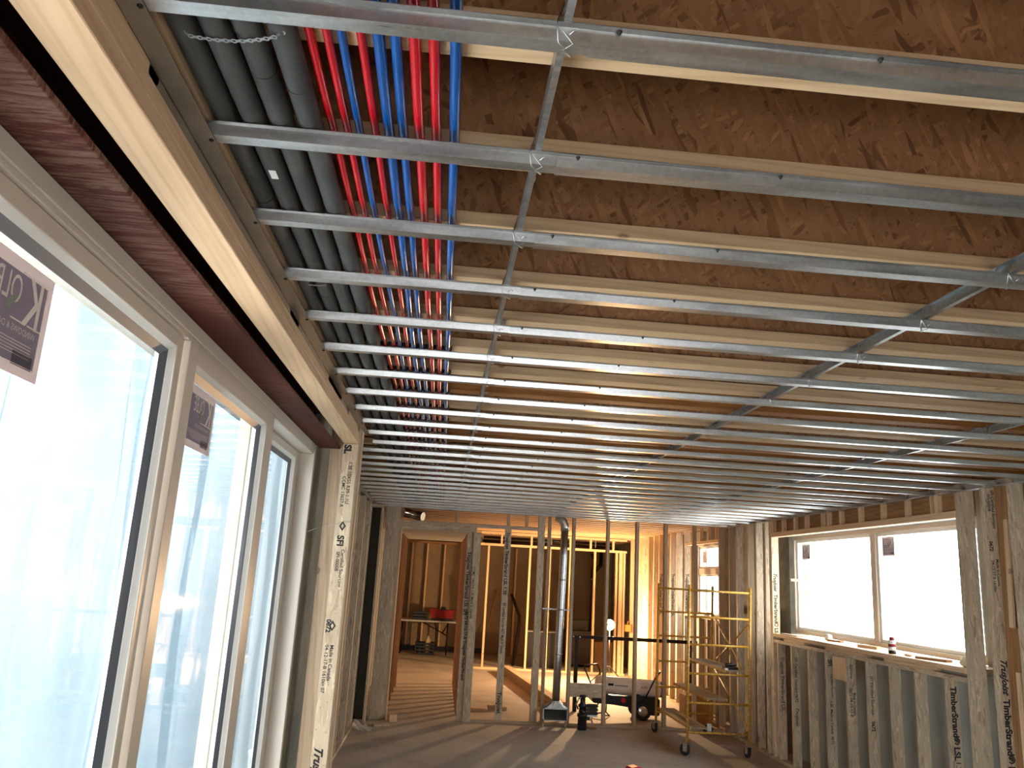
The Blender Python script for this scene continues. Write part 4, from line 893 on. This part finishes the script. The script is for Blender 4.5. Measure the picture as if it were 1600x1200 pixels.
scrap((2.13, 11.36, FZ), (0.14, 0.05, 0.025), -0.6, 'fir_x', 'reddish wood splinter on the floor by the black pump')
# plastic scrap by the recess
m_ = MB(); rnd = random.Random(4); nU = 9; GG = []
for i in range(nU):
    GG.append([(-0.93 + 0.028 * i, 10.45 + 0.05 * q + rnd.uniform(-.015, .015), FZ + 0.006 + (0.11 * (1 - i / 8) ** 1.3) * (0.5 + 0.5 * math.sin(q * 1.4 + i)) + rnd.uniform(0, 0.02)) for q in range(7)])
VV = [[m_.v(p) for p in r] for r in GG]; k = m_.mi('polyscrap')
for i in range(nU - 1):
    for q in range(6): m_.bm.faces.new((VV[i][q], VV[i + 1][q], VV[i + 1][q + 1], VV[i][q + 1])).material_index = k
tag(m_.build('plastic_scrap'), 'crumpled white plastic scrap on the floor before the dark board', 'plastic scrap')
rc = MB(Matrix.Translation((2.17, 9.05, FZ)) @ Matrix.Rotation(0.3, 4, 'Z')).prism([(-0.09, 0), (0.09, 0), (0.085, 0.03), (0.02, 0.05), (-0.06, 0.04)], 'y', -0.05, 0.06, 'redp').build('red_case', bevel=0.003)
tag(rc, 'red plastic piece on the floor at the bottom photo edge', 'plastic case')

# ------------------------------------------------------------------ second partition (y = 17.75) and back area
QY = 17.75
tag(bx('bottom_plate', 0.80, 4.0, QY, QY + 0.09, FZ, FZ + 0.04, 'pine_x'), 'lamp lit bottom plate of the second stud wall', 'timber plate')
tag(bx('top_plate', 0.80, 4.0, QY, QY + 0.09, 0.622, 0.67, 'pine_x'), 'lower horizontal plate of the second stud wall', 'timber plate')
tag(bx('top_plate', 0.80, 4.0, QY, QY + 0.09, 0.87, 0.917, 'pine_x'), 'upper horizontal plate of the second stud wall', 'timber plate')
for i, x in enumerate((0.98, 1.88, 2.31, 2.76, 3.30, 3.78, 3.86, 3.95)):
    tag(MB().box(x - 0.02, x + 0.022 + (0.03 if i == 6 else 0), QY, QY + 0.089, FZ + 0.04, 0.621, 'pine_z').build('wall_stud'), nth(i) + ' lamp lit stud from the left in the second stud wall', 'stud', 'lamp lit studs of the second stud wall')
for i, x in enumerate((1.25, 1.9, 2.75, 3.2, 3.7)):
    tag(MB().box(x - 0.02, x + 0.02, QY, QY + 0.089, 0.671, 0.869, 'pine_z').build('cripple_stud'), nth(i) + ' short stud between the two top plates of the second stud wall', 'short stud', 'short studs of the second stud wall')
for i, (z, r, mt) in enumerate(((0.84, 0.03, 'bark'), (0.77, 0.035, 'bark'), (0.70, 0.028, 'bark'), (0.73, 0.022, 'chrome'))):
    py_ = (18.73, 19.14, 18.33, 19.55)[i]; op = MB().tube([(0.9, py_, z), (3.95, py_, z)], r, mt, 10).build('overhead_pipe')
    for hx in (1.4, 2.4, 3.4): MB().box(hx, hx + 0.02, py_ - 0.001, py_ + 0.002, z + r - 0.001, 0.9185, 'galvdull').build('pipe_hanger', op)
    tag(op, ('topmost dark', 'middle dark', 'lowest dark', 'thin bright')[i] + ' pipe running level behind the second stud wall', 'pipe', 'pipes behind the second stud wall')
st_ = thing('drain_stack', (3.78, 20.3, FZ), 'black drain stack with a forked top on the back wall', 'pipe')
MB().tube([(3.74, 20.3, FZ), (3.74, 20.3, 0.0), (3.74, 20.3, 0.30)], 0.06, 'bark', 12).build('pipe', st_)
MB().tube([(3.74, 20.3, 0.22), (3.92, 20.3, 0.38), (3.93, 20.3, 0.72)], 0.05, 'bark', 12).build('branch', st_)
MB().tube([(3.74, 20.3, 0.30), (3.76, 20.3, 0.5), (3.70, 20.3, 0.66)], 0.05, 'bark', 12).build('branch', st_)
MB().lathe((3.74, 20.3, 0.02), 'z', [(0, 0.068), (0.04, 0.068)], 'chrome', 14).build('pipe_clamp', st_)
fu = thing('furnace', (3.2, 19.3, FZ), 'large dark furnace cabinet behind the second stud wall', 'furnace')
MB().box(2.92, 3.58, 19.0, 19.6, FZ + 0.05, -1.12, 'bark').build('cabinet', fu, bevel=0.01); MB().box(3.58, 4.0, 19.1, 19.5, FZ, -1.35, 'fir_z').build('side_panel', fu)
MB().box(3.0, 3.45, 19.2, 19.5, -1.12, -0.9, 'darkboard').build('plenum', fu)
cb = thing('tool_cabinet', (2.17, 18.5, FZ), 'tall black cabinet behind the studs left of the duct', 'cabinet')
MB().box(1.96, 2.62, 18.5, 18.95, FZ, -1.17, 'black').build('cabinet_body', cb, bevel=0.006); MB().box(1.95, 2.63, 18.49, 18.96, -1.168, -1.15, 'tabletop').build('cabinet_top', cb)
tag(MB().tube([(1.62, 18.9, -0.40), (1.80, 18.7, -0.85), (1.80, 18.7, -1.1), (1.70, 18.6, FZ + 0.01)], 0.035, 'bark', 8).build('bent_pipe'), 'dark bent pipe leaning beside the black cabinet', 'pipe')
tag(MB().tube([(1.12, 20.6, FZ + 0.01), (1.42, 21.2, -0.35)], 0.02, 'fir_z', 8).build('leaning_pole'), 'thin wooden pole leaning on the back wall', 'pole')
tag(MB().tube([(2.95, 20.9, 0.15), (3.4, 21.2, -0.8)], 0.04, 'fir_z', 8).build('leaning_board'), 'dark board slanting on the back wall behind the second stud wall', 'board')
# boards stacked along the floor behind the duct
for i in range(3):
    tag(MB(Matrix.Translation((1.70, 14.9, 0)) @ Matrix.Rotation(0.10, 4, 'Z')).box(-0.10, 0.05, -2.3, 2.4, FZ + 0.05 * i, FZ + 0.045 + 0.05 * i, 'stud_y').build('floor_plank'), ('lowest', 'middle', 'topmost')[i] + ' long plank of the stack on the floor behind the duct', 'plank', 'planks stacked behind the duct')
# back wall furring studs in the doorway view
for i, x in enumerate((-0.76, -0.38, 0.06, 0.9, 1.9, 2.8)):
    tag(MB().box(x - 0.03, x + 0.01, 21.17, 21.29, FZ, 0.70, 'pine_z').build('wall_stud'), nth(i) + ' pale furring stud from the left on the back wall', 'stud', 'furring studs on the back wall')
tag(bx('top_plate', -1.0, 1.0, 21.17, 21.29, 0.701, 0.76, 'fir_x'), 'dark plate over the furring studs on the back wall', 'timber plate')
structure(bx('baseboard_back', -1.0, 1.2, 21.13, 21.165, FZ, FZ + 0.12, 'bark'))
# folding table, bag, cases, crate
TB = 20.0
tb = thing('folding_table', (-0.3, TB, FZ), 'long pale folding table at the back wall seen through the doorway', 'table')
MB().box(-0.95, 0.75, TB, TB + 0.7, -1.165, -1.125, 'tabletop').build('table_top', tb, bevel=0.004)
for y in (TB + 0.08, TB + 0.6):
    MB().tube([(0.24, y, -1.166), (0.24, y, FZ + 0.01)], 0.016, 'bark', 8).build('leg', tb)
    MB().tube([(-0.85, y, -1.166), (-0.85, y, FZ + 0.01)], 0.016, 'bark', 8).build('leg', tb)
MB().tube([(-0.36, TB + 0.08, -1.17), (0.24, TB + 0.08, -1.46)], 0.014, 'bark', 8).build('brace', tb)
MB().tube([(-0.08, TB + 0.08, -1.17), (-0.02, TB + 0.08, -1.35)], 0.014, 'bark', 8).build('brace', tb)
MB().tube([(0.24, TB + 0.08, -1.19), (0.12, TB + 0.08, -1.40)], 0.014, 'bark', 8).build('brace', tb)
bg_ = thing('tool_bag', (0.1, TB + 0.3, -1.124), 'red canvas tool bag on the folding table', 'bag')
MB().prism([(-0.16, -1.123), (0.34, -1.123), (0.40, -0.86), (0.30, -0.88), (0.2, -0.87), (0.08, -0.90), (-0.05, -0.85), (-0.16, -0.84), (-0.23, -0.87)], 'y', TB + 0.15, TB + 0.42, 'redcloth').build('bag_body', bg_, bevel=0.01)
MB().prism([(0.02, -0.90), (0.18, -0.87), (0.16, -0.82), (0.06, -0.80)], 'y', TB + 0.2, TB + 0.38, 'navy').build('flap', bg_)
MB().box(-0.17, 0.35, TB + 0.14, TB + 0.15, -1.12, -1.07, 'navy').build('base_panel', bg_)
for i in range(3):
    tag(bx('tool_case', -0.62 + 0.02 * i, -0.30 + 0.01 * i, TB + 0.15, TB + 0.45, -1.124 + 0.066 * i, -1.064 + 0.066 * i, 'black', bevel=0.008), ('bottom', 'middle', 'top')[i] + ' black case of the stack on the folding table', 'tool case', 'black cases on the folding table')
cr = thing('milk_crate', (-0.28, TB + 0.3, FZ), 'dark plastic crate on the floor under the folding table', 'crate')
m_ = MB(); x0, x1, y0, y1, z0, z1 = -0.50, -0.05, TB + 0.1, TB + 0.5, FZ, -1.64
m_.box(x0, x1, y0, y1, z0, z0 + 0.015, 'black')
for a in ((x0, x1, y0, y0 + .02), (x0, x1, y1 - .02, y1), (x0, x0 + .02, y0 + .02, y1 - .02), (x1 - .02, x1, y0 + .02, y1 - .02)):
    for z in (0.015, 0.09, 0.165, 0.235): m_.box(*a, z0 + z, z0 + z + 0.04, 'black')
for q in range(5):
    xx = x0 + (x1 - x0 - .03) * q / 4; m_.box(xx, xx + 0.03, y0 + 0.001, y0 + 0.019, z0 + 0.015, z1, 'black')
m_.build('crate_body', cr)
tag(MB().lathe((-0.2, TB + 0.3, FZ + 0.016), 'z', [(0, 0.07), (0.30, 0.07), (0.36, 0.04), (0.40, 0.03)], 'cream', 14).build('jug'), 'cream coloured jug standing in the dark crate', 'jug')
